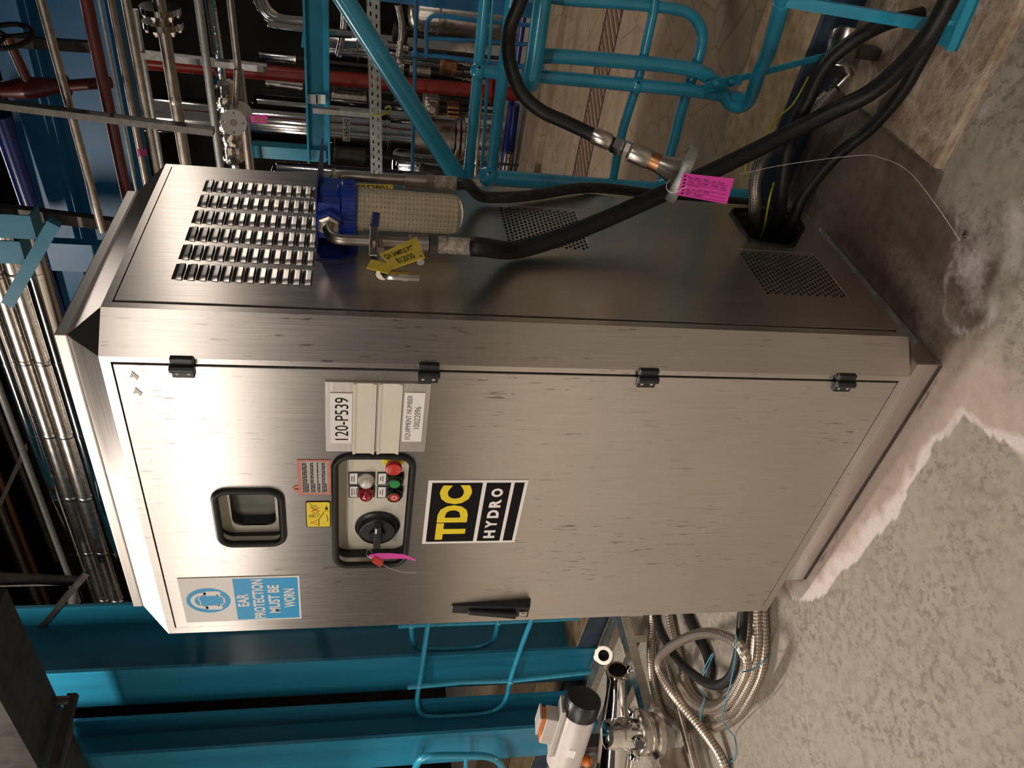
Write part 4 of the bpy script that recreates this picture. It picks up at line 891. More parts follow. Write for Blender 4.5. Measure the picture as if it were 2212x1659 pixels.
# the tag hangs sideways: its print runs along the photo's long side
quad('tag_card', [ad(1462, 421, dtag), ad(1570, 441, dtag), ad(1586, 386, dtag), ad(1476, 374, dtag)], ['pink', 'ink'], pt, th=0.0006, draw=pink_lines)
mb = MB(); mb.tube(spl([ad(1484, 402, dtag-0.001), ad(1465, 413, dtag), ad(1450, 416, dtag), ad(1440, 408, dtag), ad(1441, 396, dtag+0.01), ad(1448, 388, dtag+0.03)], 8), 0.0008, 6); build('tag_string', mb, 'white', pt)
# pink tag, seal and wire on the rotary isolator
st = thing('pink_tag', ad(845, 1203, 1.9), 'pink tag on a wire seal hanging from the rotary isolator', 'tag')
dk = (at(815, 1190, Y=0.0)-CP).dot(CF)
mb = MB(); tp = [(796, 1200), (815, 1196), (845, 1196), (875, 1199), (898, 1210)]; tq = [(800, 1204), (820, 1207), (845, 1206), (875, 1206), (898, 1211)]
vs = [ad(x, y-1, dk-0.040) for x, y in tp]+[ad(x, y+1, dk-0.038) for x, y in tq]; vs += [v+CF*0.0008 for v in vs]
mb.add(vs, [(i, i+1, 6+i, 5+i) for i in range(4)]+[(10+i, 15+i, 16+i, 11+i) for i in range(4)]); fixface(mb); build('tag_card', mb, 'pink', st)
s0, s1 = ad(806, 1206, dk-0.035), ad(826, 1218, dk-0.035); mb = MB(); mb.bar(s0, s1, 0.017, 0.012, up=CF); build('plastic_seal', mb, 'signal_red', st, bevel=0.0015)
mb = MB(); mb.tube(spl([ad(823, 1217, dk-0.035), ad(845, 1229, dk-0.03), ad(870, 1236, dk-0.02), ad(900, 1237, dk-0.02)], 6), 0.0006, 5); mb.tube(spl([ad(804, 1207, dk-0.035), ad(793, 1200, dk-0.02), ad(792, 1192, dk), ad(797, 1186, dk+0.01), ad(803, 1192, dk), ad(805, 1200, dk-0.02)], 6), 0.001, 5); build('seal_wire', mb, 'cord', st)
# ------------------------------------------------------------------ blue railing on the kerb
YR = 0.97
def ar(x, y, Y=YR): return at(x, y, Y=Y)
rl = thing('tube_railing', (1.2, 0.97, 0.119), 'teal blue tubular guard railing standing on the kerb behind hoses', 'railing')
def rail(name, pts, w, Y=YR, sm=0, par=rl, mat='blue', n=14):
    P = [ar(p[0], p[1], p[2] if len(p) > 2 else Y) for p in pts]; return ptube(name, P, w, mat, par, n, sm)
def joint(x, y, w, Y=YR, par=rl):
    p = ar(x, y, Y); mb = MB(); mb.sphere(p, rpx(p, w), 18); g = build('ball_joint', mb, 'blue', par)
    mb = MB(); mb.lathe([(0.004, -0.001), (0.004, 0.001)], p-CF*(rpx(p, w)-0.0005)+V((0, 0, -0.004)), -CF, 8); build('grub_screw', mb, 'matte_black', g)
pA = ar(1060, 384); mb = MB(); mb.tube([pA, V((pA.x, pA.y, 0.119))], rpx(pA, 35), 18); build('post', mb, 'blue', rl)
joint(1056, 380, 46); joint(1440, 402, 44)
rail('rail', [(1060, 380), (1086, 165), (1112, -60)], 24)
rail('rail', [(1008, 410), (1030, 180), (1033, 150), (1050, -30)], 22, 0.99); joint(1033, 153, 36, 0.98); rail('stub_rail', [(1036, 152), (1085, 158)], 27, 0.98)
rail('guard_rod', [(1040, 372), (1052, 190), (1066, -30)], 7, 1.0)
rail('brace', [(700, -70, 1.0), (745, 0, 1.0), (1000, 402, 0.97)], 47)
rail('rail', [(1180, -70, 0.84), (1172, 0, 0.84), (1149, 166, 0.84), (1147, 180, 0.88)], 42, 0.84, n=18)
rail('hoop', [(1135, 175), (1150, 135), (1180, 121), (1280, 127), (1364, 134), (1440, 141), (1490, 149), (1521, 160), (1548, 180), (1562, 203), (1578, 224), (1598, 230, 0.96), (1620, 214, 0.93), (1640, 155, 0.85), (1658, 115, 0.78), (1690, 4, 0.6), (1705, -60, 0.52)], 31, YR, 6, n=16)
rail('rail', [(1150, 163), (1290, 176), (1374, 184), (1476, 193), (1545, 203), (1600, 212)], 29); joint(1374, 185, 34)
rail('rail', [(1418, -40), (1412, 22), (1390, 123), (1375, 185), (1348, 270), (1336, 320), (1322, 398)], 22, 0.99)
rail('hoop', [(1150, -12), (1232, 0), (1330, 6), (1420, 14), (1470, 22), (1498, 36), (1514, 62), (1516, 92), (1504, 140), (1476, 224), (1454, 310), (1436, 370), (1424, 405)], 26, 1.0, 6)
joint(1690, 4, 42, 0.6)
mb = MB(); mb.bar(ar(1521, 190, 0.93), ar(1602, 170, 0.92), 0.003, rpx(ar(1560, 180, 0.93), 26)*2, up=(0, 0, 1)); mb.bar(ar(1595, 170, 0.925), ar(1800, 117, 0.84), 0.003, rpx(ar(1700, 140, 0.9), 21)*2, up=(0, 0, 1)); fb_ = build('flat_bar', mb, 'blue', rl)
for x, y in ((1546, 178), (1579, 174)):
    mb = MB(); p = ar(x, y, 0.915); mb.tube([p+V((0, 0.02, 0)), p+V((0.004, -0.022, 0.012))], 0.0035, 8); mb.lathe([(0.008, 0), (0.008, 0.007)], p, (0, -1, 0.3), 6); build('bolt', mb, 'blue', fb_)
mb = MB(); mb.bar(ar(1850, 104, 0.90), ar(1955, 122, 0.86), 0.003, 0.035, up=(0, 0, 1)); build('flat_bar', mb, 'blue', rl)
# foot post and base angle on the slab
fp = rl
q0, q1 = at(2030, 58, Z=0.03), ar(1705, 8, 0.58)
mb = MB(); mb.bar((q0.x, q0.y, 0.024), (q0.x+0.01, q0.y+0.02, q1.z+0.02), 0.028, 0.008, up=(0.3, 1, 0)); build('post', mb, 'blue', fp)
b0_, b1_ = at(2068, 112, Z=0.022), at(2130, -30, Z=0.022)
mb = MB(); dx = (b1_-b0_)*1.5; dx.z = 0; nn = V((-dx.y, dx.x, 0)).normalized()
for (a, b, z0, z1) in ((0, 0.006, 0.022, 0.05), (0, 0.11, 0.022, 0.030)):
    P4 = [b0_+nn*a, b0_+dx+nn*a, b0_+dx+nn*b, b0_+nn*b]; mb.add([(p.x, p.y, z0) for p in P4]+[(p.x, p.y, z1) for p in P4], [(3, 2, 1, 0), (4, 5, 6, 7), (0, 1, 5, 4), (1, 2, 6, 5), (2, 3, 7, 6), (3, 0, 4, 7)])
build('base_angle', mb, 'blue', fp)
for k in (0.25, 0.6):
    mb = MB(); p = b0_+dx*k+nn*0.06; mb.lathe([(0.010, 0.030), (0.010, 0.039), (0.005, 0.0395), (0.005, 0.05)], (p.x, p.y, 0), (0, 0, 1), 6); build('anchor_bolt', mb, 'blue', fp)
# far railing beyond
fr = thing('tube_railing', at(1000, 130, Y=4.6), 'thin blue tubular railing far behind the diagonal brace', 'railing')
for nm, pts, w_ in (('rail', [(900, -40), (897, 115), (890, 400)], 9), ('post', [(897, 117), (960, 122), (1060, 137), (1200, 150)], 10), ('hoop', [(921, 125), (921, 60), (927, 42), (945, 34), (1030, 44), (1150, 55)], 9), ('rail', [(922, 82), (1030, 88), (1150, 97)], 9)):
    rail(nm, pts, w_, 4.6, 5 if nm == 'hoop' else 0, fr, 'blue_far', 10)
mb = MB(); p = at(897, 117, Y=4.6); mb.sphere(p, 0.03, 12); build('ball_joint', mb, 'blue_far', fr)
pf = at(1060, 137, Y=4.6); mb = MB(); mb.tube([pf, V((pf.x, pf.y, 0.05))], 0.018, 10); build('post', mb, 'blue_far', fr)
# ------------------------------------------------------------------ blue columns and hoops on the left
def column(name, x0, x1, ynear, yfar, label, mat='blue_column'):
    t = thing(name, ((x0+x1)/2, (ynear+yfar)/2, 0), label, 'column', 'blue steel columns')
    xm = (x0+x1)/2; z1 = 7.0
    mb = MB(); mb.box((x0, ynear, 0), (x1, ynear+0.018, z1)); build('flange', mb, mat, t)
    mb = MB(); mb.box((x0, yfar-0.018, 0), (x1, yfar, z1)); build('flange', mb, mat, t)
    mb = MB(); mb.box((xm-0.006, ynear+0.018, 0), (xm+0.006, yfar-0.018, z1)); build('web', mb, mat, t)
    return t
column('steel_column', -2.25, -1.90, 1.00, 1.40, 'blue steel column with two wire hoops beside the cabinet')
column('steel_column', -2.53, -2.18, 0.70, 0.905, 'blue steel column standing behind the pump drive unit')
hp = thing('hoop_rail', at(1000, 1500, Y=0.86), 'blue wire hoop rail in front of the columns', 'railing')
rail('rail', [(880, 1484), (905, 1482), (1000, 1473), (1105, 1470), (1270, 1452), (1380, 1440)], 12, 0.86, 0, hp, n=10)
rail('hoop', [(938, 1250), (925, 1345), (914, 1420), (905, 1480), (901, 1510), (905, 1535), (922, 1547), (980, 1546), (1050, 1540), (1082, 1525), (1096, 1500), (1102, 1470), (1125, 1400), (1150, 1335), (1180, 1260)], 12, 0.86, 4, hp, n=10)
for x, y in ((905, 1481), (1103, 1471)):
    p = at(x, y, Y=0.86); mb = MB(); mb.sphere(p, 0.021, 12); build('ball_joint', mb, 'blue', hp)
p = at(1270, 1452, Y=0.86); mb = MB(); mb.tube([p, V((p.x, p.y, 0))], 0.014, 10); build('post', mb, 'blue', hp)
hp = thing('hoop_rail', at(1000, 1390, Y=1.1), 'blue wire hoop rail tucked into the column behind the cabinet', 'railing')
rail('rail', [(860, 1352), (890, 1350), (1080, 1343), (1225, 1336)], 12, 1.1, 0, hp, n=10)
rail('hoop', [(892, 1270), (888, 1345), (892, 1385), (905, 1400), (960, 1402), (1035, 1397), (1065, 1382), (1075, 1345), (1085, 1300)], 11, 1.1, 4, hp, n=10)
for x, y in ((889, 1352), (1077, 1344)):
    p = at(x, y, Y=1.1); mb = MB(); mb.sphere(p, 0.021, 12); build('ball_joint', mb, 'blue', hp)
p = at(1200, 1337, Y=1.1); mb = MB(); mb.tube([p, V((p.x, p.y, 0.115))], 0.014, 10); build('post', mb, 'blue', hp)
hp = thing('hoop_rail', at(1000, 1645, Y=0.60), 'blue wire hoop rail left of the column flange', 'railing')
rail('hoop', [(885, 1760), (893, 1680), (905, 1645), (930, 1634), (990, 1632), (1050, 1634), (1080, 1650), (1092, 1690), (1100, 1760)], 14, 0.6, 4, hp, n=10)
rail('rail', [(1006, 1634), (1006, 1760)], 9, 0.6, 0, hp, n=8)
p = at(1092, 1690, Y=0.6); mb = MB(); mb.tube([p, V((p.x, p.y, 0))], 0.014, 10); build('post', mb, 'blue', hp)
# ------------------------------------------------------------------ pump skid on the left
sk = thing('pump_skid', (-1.5, 0.35, 0), 'low stainless skid frame carrying the pump beside the cabinet', 'skid')
A0, A1 = at(1344, 1330, Z=0.15), at(1428, 1654, Z=0.15); dY = (A1-A0)
for off in (0, -1.3):
    mb = MB(); mb.bar(A0-dY*0.25+V((off, 0, 0)), A1+dY*0.35+V((off, 0, 0)), 0.07, 0.04); build('side_member', mb, 'stainless', sk, bevel=0.002)
for k in (-0.02, 0.42):
    mb = MB(); p = A0+dY*k; mb.bar(p+V((-0.036, 0, 0)), p+V((-1.264, 0, 0)), 0.06, 0.036); build('cross_member', mb, 'pipe_steel', sk, bevel=0.002)
for k in (0.0, 0.92):
    for off in (0.0, -1.3):
        p = A0+dY*k+V((off-0.12, 0, 0)); mb = MB(); mb.box((p.x-0.032, p.y-0.05, 0), (p.x+0.032, p.y+0.05, 0.13)); build('foot', mb, 'stainless', sk, bevel=0.002)
# pump with open suction pipe
pu = thing('process_pump', (-1.5, 0.4, 0.18), 'polished pump with open pipe mouth and domed cover on the skid', 'pump')
m0, m1 = ad(1334, 1447, 3.16), ad(1322, 1680, 3.44); ra, rb = rpx(m0, 47), rpx(m1, 72); axp = (m1-m0); Lp = axp.length
mb = MB(); mb.lathe([(ra*0.84, 0.06), (ra*0.84, 0.0), (ra*1.06, 0.0), (ra*1.06, 0.018), (ra*0.95, 0.03), (ra*0.95, Lp*0.2), (rb, Lp*0.75), (rb, Lp)], m0, axp, 32); build('suction_pipe', mb, 'chrome', pu)
mb = MB(); mb.lathe([(ra*0.84, 0.05), (0, 0.05)], m0, axp, 24, closed_ends=False); build('pipe_bore', mb, 'matte_black', pu)
mb = MB(); cb = m0+CR*ra*0.2-CU*ra*1.1; mb.lathe([(0.008, -0.02), (0.012, 0), (0.008, 0.02)], cb, (1, 0, 0), 10); mb.sphere(cb+V((0.01, -0.02, 0)), 0.010, 8); build('clamp_screw', mb, 'chrome', pu)
dcn = ad(1383, 1582, 3.05); rD = rpx(dcn, 76)
mb = MB(); mb.lathe([(rD*0.80, 0.0), (rD*0.86, 0.02), (rD*0.9, 0.07), (rD*0.86, 0.10), (rD*0.80, 0.12), (rD*0.84, 0.14), (rD*0.74, 0.165), (rD*0.42, 0.175), (0, 0.176)], (dcn.x, dcn.y, dcn.z-0.02), (0, 0, 1), 36); dome = build('dome_cover', mb, 'chrome', pu)
mb = MB(); mb.lathe([(rD*1.15, -0.03), (rD*1.25, -0.02), (rD*1.25, 0.012), (rD*1.15, 0.022), (rD*0.9, 0.024)], (dcn.x, dcn.y, dcn.z), (0, 0, 1), 36); build('clamp_ring', mb, 'stainless', pu)
for a in (0.6, 2.3, 4.2, 5.4):
    mb = MB(); c_ = V((dcn.x+rD*1.12*math.cos(a), dcn.y+rD*1.12*math.sin(a), dcn.z+0.03)); mb.lathe([(0.024, 0), (0.024, 0.01), (0.018, 0.022)], c_, (math.cos(a), math.sin(a), 0.4), 20); build('wing_knob', mb, 'chrome', dome)
mb = MB(); mb.tube([ad(1362, 1612, 3.05), ad(1352, 1690, 2.98)], 0.012, 12); build('drain_tube', mb, 'stainless', pu)
mb = MB(); pb = dcn; mb.lathe([(0.10, 0.0), (0.10, 0.02), (0.075, 0.03), (0.07, dcn.z-0.15)], (dcn.x, dcn.y, 0.1705), (0, 0, 1), 24); build('pump_stand', mb, 'stainless', pu)
fg = ad(1304, 1416, 3.46); mb = MB(); nv = (CP-fg).normalized(); rf = rpx(fg, 43); mb.lathe([(rf*0.55, -0.13), (rf*0.55, -0.01), (rf, -0.01), (rf, 0.008), (rf*0.9, 0.012), (rf*0.55, 0.012), (rf*0.52, -0.03)], fg, nv, 30); fg_o = build('flange', mb, 'stainless', pu)
mb = MB(); mb.lathe([(rf*0.52, 0.0), (0, -0.02)], fg, nv, 24, closed_ends=False); build('flange_bore', mb, 'matte_black', fg_o)
mb = MB(); mb.tube([fg-nv*0.12, V((fg.x-0.05, fg.y+0.02, fg.z-0.02)), V((fg.x-0.10, fg.y-0.05, 0.20))], rf*0.55, 16); build('flange_pipe', mb, 'stainless', pu)
# drive unit: white drum, black end cap, terminal box
du = thing('pump_drive', ad(1235, 1590, 3.45), 'white motor drum with black fan cowl and orange terminal box', 'motor')
n0, n1 = ad(1262, 1508, 3.36), ad(1208, 1672, 3.50); axm = (n1-n0); Lm = axm.length; rm = rpx(n0, 78)
mb = MB(); mb.lathe([(0.0, -0.002), (rm*0.86, -0.002), (rm*0.88, -0.004), (rm*0.95, -0.003), (rm*0.98, 0.006), (rm, 0.012), (rm, 0.075), (rm*0.95, 0.08)], n0, axm, 36); cw_ = build('fan_cowl', mb, 'black', du)
for k in range(10):
    a = k*0.17-0.2; d_ = (axm.normalized().orthogonal()); 
    mb = MB(); rr = Matrix.Rotation(a+2.2, 3, axm) @ d_.normalized(); mb.bar(n0+axm.normalized()*0.018+rr*rm*1.0, n0+axm.normalized()*0.06+rr*rm*1.0, 0.006, 0.006, up=rr); build('cowl_fin', mb, 'matte_black', cw_)
mb = MB(); mb.lathe([(rm*0.96, 0.078), (rm*0.98, 0.085), (rm*0.98, Lm*0.84), (rm*0.9, Lm*0.86)], n0, axm, 36); drum = build('motor_drum', mb, 'plastic_white', du)
mb = MB(); mb.lathe([(rm*0.96, Lm*0.85), (rm*1.0, Lm*0.88), (rm*0.9, Lm*1.0), (0, Lm*1.02)], n0, axm, 30); build('end_bell', mb, 'black', du)
sdv = -(CU*(-1)) ; up_ = (CU - axm.normalized()*CU.dot(axm.normalized())).normalized()
fw = (-CF - axm.normalized()*(-CF).dot(axm.normalized())); fw = (fw - up_*fw.dot(up_)).normalized()
pm = n0+axm*0.42+up_*rm*0.98
Md = frame(pm, axm, fw)
mb = MB(); mb.box((-0.13, -0.05, -0.012), (0.12, 0.055, 0.008), 0, frame(pm, axm, -up_.cross(axm.normalized()))); build('mounting_plate', mb, 'plastic_grey', du, bevel=0.002)
tb = pm+up_*0.035
mb = MB(); mb.box((-0.075, -0.045, -0.028), (0.06, 0.045, 0.03), 0, frame(tb, axm, up_.cross(axm.normalized()))); tbx = build('terminal_box', mb, 'plastic_grey', du, bevel=0.004)
mb = MB(); mb.box((-0.06, -0.047, 0.029), (0.012, 0.030, 0.050), 0, frame(tb, axm, up_.cross(axm.normalized()))); mb.box((0.02, -0.047, 0.012), (0.062, 0.04, 0.033), 0, frame(tb, axm, up_.cross(axm.normalized()))); build('orange_cover', mb, 'orange', tbx, bevel=0.003)
mb = MB(); mb.box((-0.07, -0.05, 0.048), (0.02, 0.045, 0.058), 0, frame(tb, axm, up_.cross(axm.normalized()))); build('cover_rim', mb, 'plastic_grey', tbx, bevel=0.002)
og = ad(1270, 1645, 3.52); mb = MB(); mb.lathe([(0.022, -0.04), (0.026, 0), (0.018, 0.015)], og, (0.4, -0.5, -0.6), 20); build('orange_guard', mb, 'orange', du)
lbp = n0+axm*0.55+fw*rm*0.985
mb = MB(); mb.box((-0.02, -0.016, -0.001), (0.02, 0.016, 0.0015), 0, frame(lbp, axm, up_)); build('rating_label', mb, 'white', drum)
mb = MB(); ft = n0+axm*0.72+V((-0.03, 0.05, 0)); mb.box((ft.x-0.03, ft.y-0.03, 0.0), (ft.x+0.03, ft.y+0.03, ft.z-rm*0.55)); build('motor_foot', mb, 'dark_steel', du)
# ------------------------------------------------------------------ hoses and pipe lying left of the cabinet
def fl_(x, y, z): return at(x, y, Z=z)
def lay(name, pts, r, mat, label, uv=True, cat='hose'):
    mb = MB(); mb.tube(spl([fl_(*p) for p in pts], 7), r, 14, uv=uv); return build(name, mb, mat, label=label, cat=cat)
rbr = 0.0185
lay('braided_hose', [(1570, 1690, .02), (1560, 1640, .028), (1515, 1573, .066), (1455, 1500, .13), (1423, 1440, .15), (1440, 1404, .155), (1491, 1375, .152), (1539, 1367, .15), (1585, 1383, .146), (1608, 1412, .136), (1611, 1440, .12), (1601, 1470, .116), (1575, 1512, .114), (1540, 1532, .112), (1500, 1518, .108), (1472, 1480, .10)], rbr, 'braid', 'braided steel hose looped on top of the coil beside the cabinet')
lay('braided_hose', [(1620, 1250, .022), (1617, 1320, .022), (1616, 1390, .022), (1608, 1440, .022), (1590, 1480, .022), (1560, 1515, .022), (1530, 1525, .022), (1500, 1505, .022), (1482, 1470, .022), (1472, 1430, .022), (1457, 1380, .022), (1446, 1327, .022), (1440, 1280, .022)], rbr, 'braid', 'braided steel hose forming the inner turn of the floor coil')
lay('braided_hose', [(1646, 1270, .02), (1648, 1320, .02), (1650, 1380, .02), (1645, 1440, .02), (1624, 1492, .02), (1589, 1544, .02), (1542, 1571, .02), (1482, 1573, .02), (1436, 1549, .02), (1414, 1488, .022), (1406, 1420, .028), (1408, 1362, .035), (1412, 1310, .035)], rbr*1.02, 'braid', 'braided steel hose forming the wide outer turn of the coil')
lay('braided_hose', [(1633, 1300, .058), (1633, 1340, .058), (1634, 1390, .058), (1625, 1450, .058), (1602, 1500, .058), (1575, 1535, .058), (1552, 1548, .058)], rbr, 'braid', 'short braided steel hose end resting on the outer coil turn')
lay('rubber_hose', [(1412, 1280, .105), (1417, 1327, .105), (1431, 1370, .105), (1467, 1428, .108), (1515, 1469, .108), (1551, 1480, .105), (1580, 1460, .10), (1594, 1420, .10), (1600, 1380, .10), (1604, 1335, .10), (1606, 1310, .10)], 0.0175, 'rubber', 'black hose curling through the braided coil', False)
lay('rubber_hose', [(1478, 1280, .02), (1486, 1327, .02), (1505, 1370, .02), (1524, 1405, .02), (1534, 1440, .02), (1530, 1472, .02)], 0.019, 'rubber', 'short black hose end lying under the coil', False)
mb = MB(); mb.tube([fl_(1432, 1402, .061), fl_(1512, 1700, .0595)], 0.0165, 16); sp_ = build('steel_pipe', mb, 'stainless', label='straight stainless pipe lying across the hose coil', cat='pipe')
for k, (pts, lab) in enumerate(([[(1517, 1452, .14), (1535, 1418, .14), (1541, 1412, .13), (1530, 1440, .13), (1518, 1460, .14)], 'short blue string tied round the black hose'],
    [[(1590, 1370, .195), (1588, 1420, .18), (1578, 1475, .165), (1568, 1512, .160), (1560, 1548, .11), (1570, 1572, .05), (1585, 1590, .006), (1590, 1620, .006), (1585, 1640, .006), (1576, 1646, .006)], 'long blue string trailing from the coil over the floor'],
    [[(1510, 1488, .14), (1522, 1508, .14), (1513, 1535, .138), (1514, 1556, .10)], 'blue string hanging between two turns of the coil'],
    [[(1660, 1412, .03), (1652, 1425, .085), (1630, 1444, .11), (1604, 1452, .165)], 'dark blue string bound round the outer hoses'])):
    mb = MB(); mb.tube(spl([fl_(*p) for p in pts], 6), 0.0022, 6); build('string', mb, 'string_blue', label=lab, cat='string')
# ------------------------------------------------------------------ pipework, trays and beams behind and above
def xpipe(name, a, b, Y, w, mat, label, cat='pipe', n=14, group=None, bands=0, ext=0.0):
    p, q = at(*a, Y=Y), at(*b, Y=Y); r = rpx((p+q)/2, w); d = (q-p)*ext
    if not bands:
        mb = MB(); mb.tube([p-d, q+d], r, n); return build(name, mb, mat, label=label, cat=cat, group=group)
    t = thing(name, (p+q)/2, label, cat, group); mb = MB(); mb.tube([p-d, q+d], r, n+6); build('pipe_shell', mb, mat, t)
    for k in range(bands):
        c = p+(q-p)*((k+0.5)/bands); ax_ = (q-p).normalized(); mb = MB(); mb.lathe([(r*1.0, -0.014), (r*1.035, -0.012), (r*1.035, 0.012), (r*1.0, 0.014)], c, ax_, n+6, closed_ends=False); build('band', mb, mat, t)
    return t
xpipe('process_pipe', (80, -30), (222, 500), 1.7, 18, 'pipe_steel', 'brownish steel pipe crossing in front of the blue beam')
xpipe('fire_pipe', (180, -30), (290, 500), 2.2, 25, 'shaded_red', 'red pipe with shade in its colour running above the cabinet towards the back')
xpipe('conduit', (208, -30), (300, 440), 1.9, 7, 'galv', 'thin grey conduit running beside the shaded red pipe')
xpipe('process_pipe', (234, -30), (330, 470), 2.45, 14, 'pipe_steel', 'dull pipe second below the shaded red pipe')
xpipe('process_pipe', (266, -30), (352, 430), 2.3, 19, 'pipe_steel', 'brown pipe between the conduit and the flanged pipe')
xpipe('process_pipe', (292, 20), (360, 420), 2.1, 11, 'galv', 'slim greenish grey pipe clipped to the wall rail')
t = xpipe('process_pipe', (338, -30), (412, 420), 1.8, 25, 'pipe_steel', 'thick brown steel pipe with bolted flange pair', bands=1)
for k, yy in enumerate((20, 52)):
    c = at(338+74*(yy+30)/450, yy, Y=1.8); ax_ = (at(412, 420, Y=1.8)-at(338, -30, Y=1.8)).normalized(); mb = MB(); r = rpx(c, 88)/1.0*0.95; mb.lathe([(r, -0.010), (r, 0.010)], c, ax_, 30)
    f_ = build('pipe_flange', mb, 'chrome', t, label='polished bolted flange disc')
    a_ = ax_.orthogonal().normalized(); b_ = ax_.cross(a_)
    for j in range(6):
        mb = MB(); mb.lathe([(0.010, 0.008), (0.010, 0.020), (0.006, 0.0201), (0.006, 0.028)], c+(a_*math.cos(j*1.047)+b_*math.sin(j*1.047))*r*0.8, ax_, 6); build('flange_bolt', mb, 'stainless', f_)
xpipe('process_pipe', (424, -30), (484, 420), 2.0, 17, 'galv', 'greenish grey pipe running beside the flanged pipe')
xpipe('process_pipe', (446, -30), (464, 112), 2.1, 10, 'pipe_steel', 'short thin brown pipe ending at the wall rail')
xpipe('process_pipe', (494, -30), (545, 420), 1.75, 15, 'pipe_steel', 'shiny brown pipe passing behind the round flange')
xpipe('process_pipe', (522, 150), (552, 420), 1.85, 9, 'galv', 'thin grey pipe passing beside the pink tag')
def strut(name, a, b, Y, w, mat, label, dep=0.03, cat='strut', parent=None):
    p, q = at(*a, Y=Y), at(*b, Y=Y); mb = MB(); mb.bar(p, q, rpx((p+q)/2, w)*2, dep, up=(0, 1, 0)); mb.bar(p+V((0, 0.02, 0)), q+V((0, 0.02, 0)), rpx((p+q)/2, w)*2, 0.004, up=(0, 1, 0)); return build(name, mb, mat, label=label, cat=cat)
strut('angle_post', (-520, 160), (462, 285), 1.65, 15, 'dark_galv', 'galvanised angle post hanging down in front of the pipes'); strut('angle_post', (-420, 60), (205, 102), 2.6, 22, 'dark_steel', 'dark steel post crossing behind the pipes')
strut('wall_rail', (306, 118), (576, 148), 2.06, 13, 'galv', 'short galvanised rail with clips behind the pipes')
fl2 = thing('blind_flange', at(505, 265, Y=1.62), 'round four hole steel flange on a branch pipe', 'flange')
c = at(505, 265, Y=1.62); nv = (CP-c).normalized(); r = rpx(c, 54)
a_ = nv.orthogonal().normalized(); b_ = nv.cross(a_); Mf = frame(c, a_, b_)
mb = MB(); mb.plate(circ(0, 0, r, 32), [circ(0, 0, r*0.27, 16)[::-1]]+[circ(0.75*r*math.cos(0.78+1.57*j), 0.75*r*math.sin(0.78+1.57*j), r*0.09, 10)[::-1] for j in range(4)], 0.016, Mf); build('flange_disc', mb, 'galv_bright', fl2)
mb = MB(); mb.tube([c-nv*0.012, c-nv*0.05, c-nv*0.06+V((0.02, 0, 0.0))], r*0.35, 14); build('flange_neck', mb, 'stainless', fl2)
c2 = at(520, 244, Y=1.72); mb = MB(); mb.lathe([(r*0.9, 0), (r*0.9, 0.014)], c2, nv, 26); build('back_flange', mb, 'stainless', fl2)
xpipe('branch_pipe', (512, 150), (507, 262), 1.72, 13, 'pipe_steel', 'branch pipe stub above the round flange')
for pts, lab in (([(577, 267), (578, 247), (541, 250), (542, 264)], 'pink paper tag hanging beside the round flange'), ([(318, 337), (316, 322), (297, 322), (298, 337)], 'pink paper tag among the dark overhead pipes')):
    def pk(mb, M, w_, h_):
        for k in range(3): stroke(mb, [(w_*0.2, h_*(0.3+0.2*k)), (w_*0.85, h_*(0.3+0.2*k))], 0.003, M, 0.0006, 1)
    P = [at(x, y, Y=1.6 if x > 400 else 2.40) for x, y in pts]; quad('pink_tag', [P[3], P[0], P[1], P[2]], ['pink', 'label_red'], th=0.001, draw=pk, label=lab, cat='tag')
# blue overhead beam
bm_ = thing('steel_beam', at(170, 150, Y=3.0), 'blue steel beam high behind the shaded red pipe', 'beam')
zA, zB = at(90, 100, Y=3.0).z, at(262, 100, Y=3.0).z
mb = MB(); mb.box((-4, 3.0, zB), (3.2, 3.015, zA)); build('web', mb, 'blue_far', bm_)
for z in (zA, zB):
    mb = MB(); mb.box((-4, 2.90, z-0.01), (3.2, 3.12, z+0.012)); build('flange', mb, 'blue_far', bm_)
mb = MB(); mb.box((-4, 2.86, zA+0.012), (3.2, 2.9, zA+0.16)); build('kicker', mb, 'blue_far', bm_)
xpipe('water_pipe', (0, 250), (85, 500), 2.7, 40, 'deep_blue_pipe', 'thick dark blue pipe near the ceiling'); wp = xpipe('water_pipe', (60, 480), (165, 800), 2.2, 30, 'deep_blue_pipe', 'dark blue pipe dipping behind the cabinet lid', bands=2)
mb = MB(); c = at(150, 754, Y=2.2); mb.tube([c, V((c.x, c.y, 7.0))], 0.006, 6); build('hanger_rod', mb, 'dark_steel', wp)
rv = thing('fire_valve', at(60, 190, Y=2.5), 'red valve with shade in its colour on the riser beside the blue beam', 'valve')
p, q = at(-60, 200, Y=2.5), at(240, 178, Y=2.5); mb = MB(); mb.tube([p, q], rpx(p, 24), 16); build('riser_pipe', mb, 'shaded_red', rv)
c = at(66, 190, Y=2.5); axv = (q-p).normalized(); r0 = rpx(p, 24)
mb = MB(); mb.lathe([(r0*1.9, -0.16), (r0*1.9, -0.135), (r0*1.2, -0.13), (r0*1.75, -0.05), (r0*1.9, 0.0), (r0*1.75, 0.05), (r0*1.2, 0.13), (r0*1.9, 0.135), (r0*1.9, 0.16)], c, axv, 26); build('valve_body', mb, 'shaded_red', rv)
mb = MB(); mb.lathe([(r0*0.9, 0.0), (r0*0.8, 0.16), (0.02, 0.17), (0.02, 0.24)], c, (1, -0.2, 0.1), 18); build('bonnet', mb, 'shaded_red', rv)
mb = MB(); wc = c+V((1, -0.2, 0.1)).normalized()*0.24; ww_ = V((1, -0.2, 0.1)).normalized(); wa = ww_.orthogonal().normalized(); wb = ww_.cross(wa)
mb.tube([wc+(wa*math.cos(k*0.314)+wb*math.sin(k*0.314))*0.10 for k in range(20)], 0.011, 8, True)
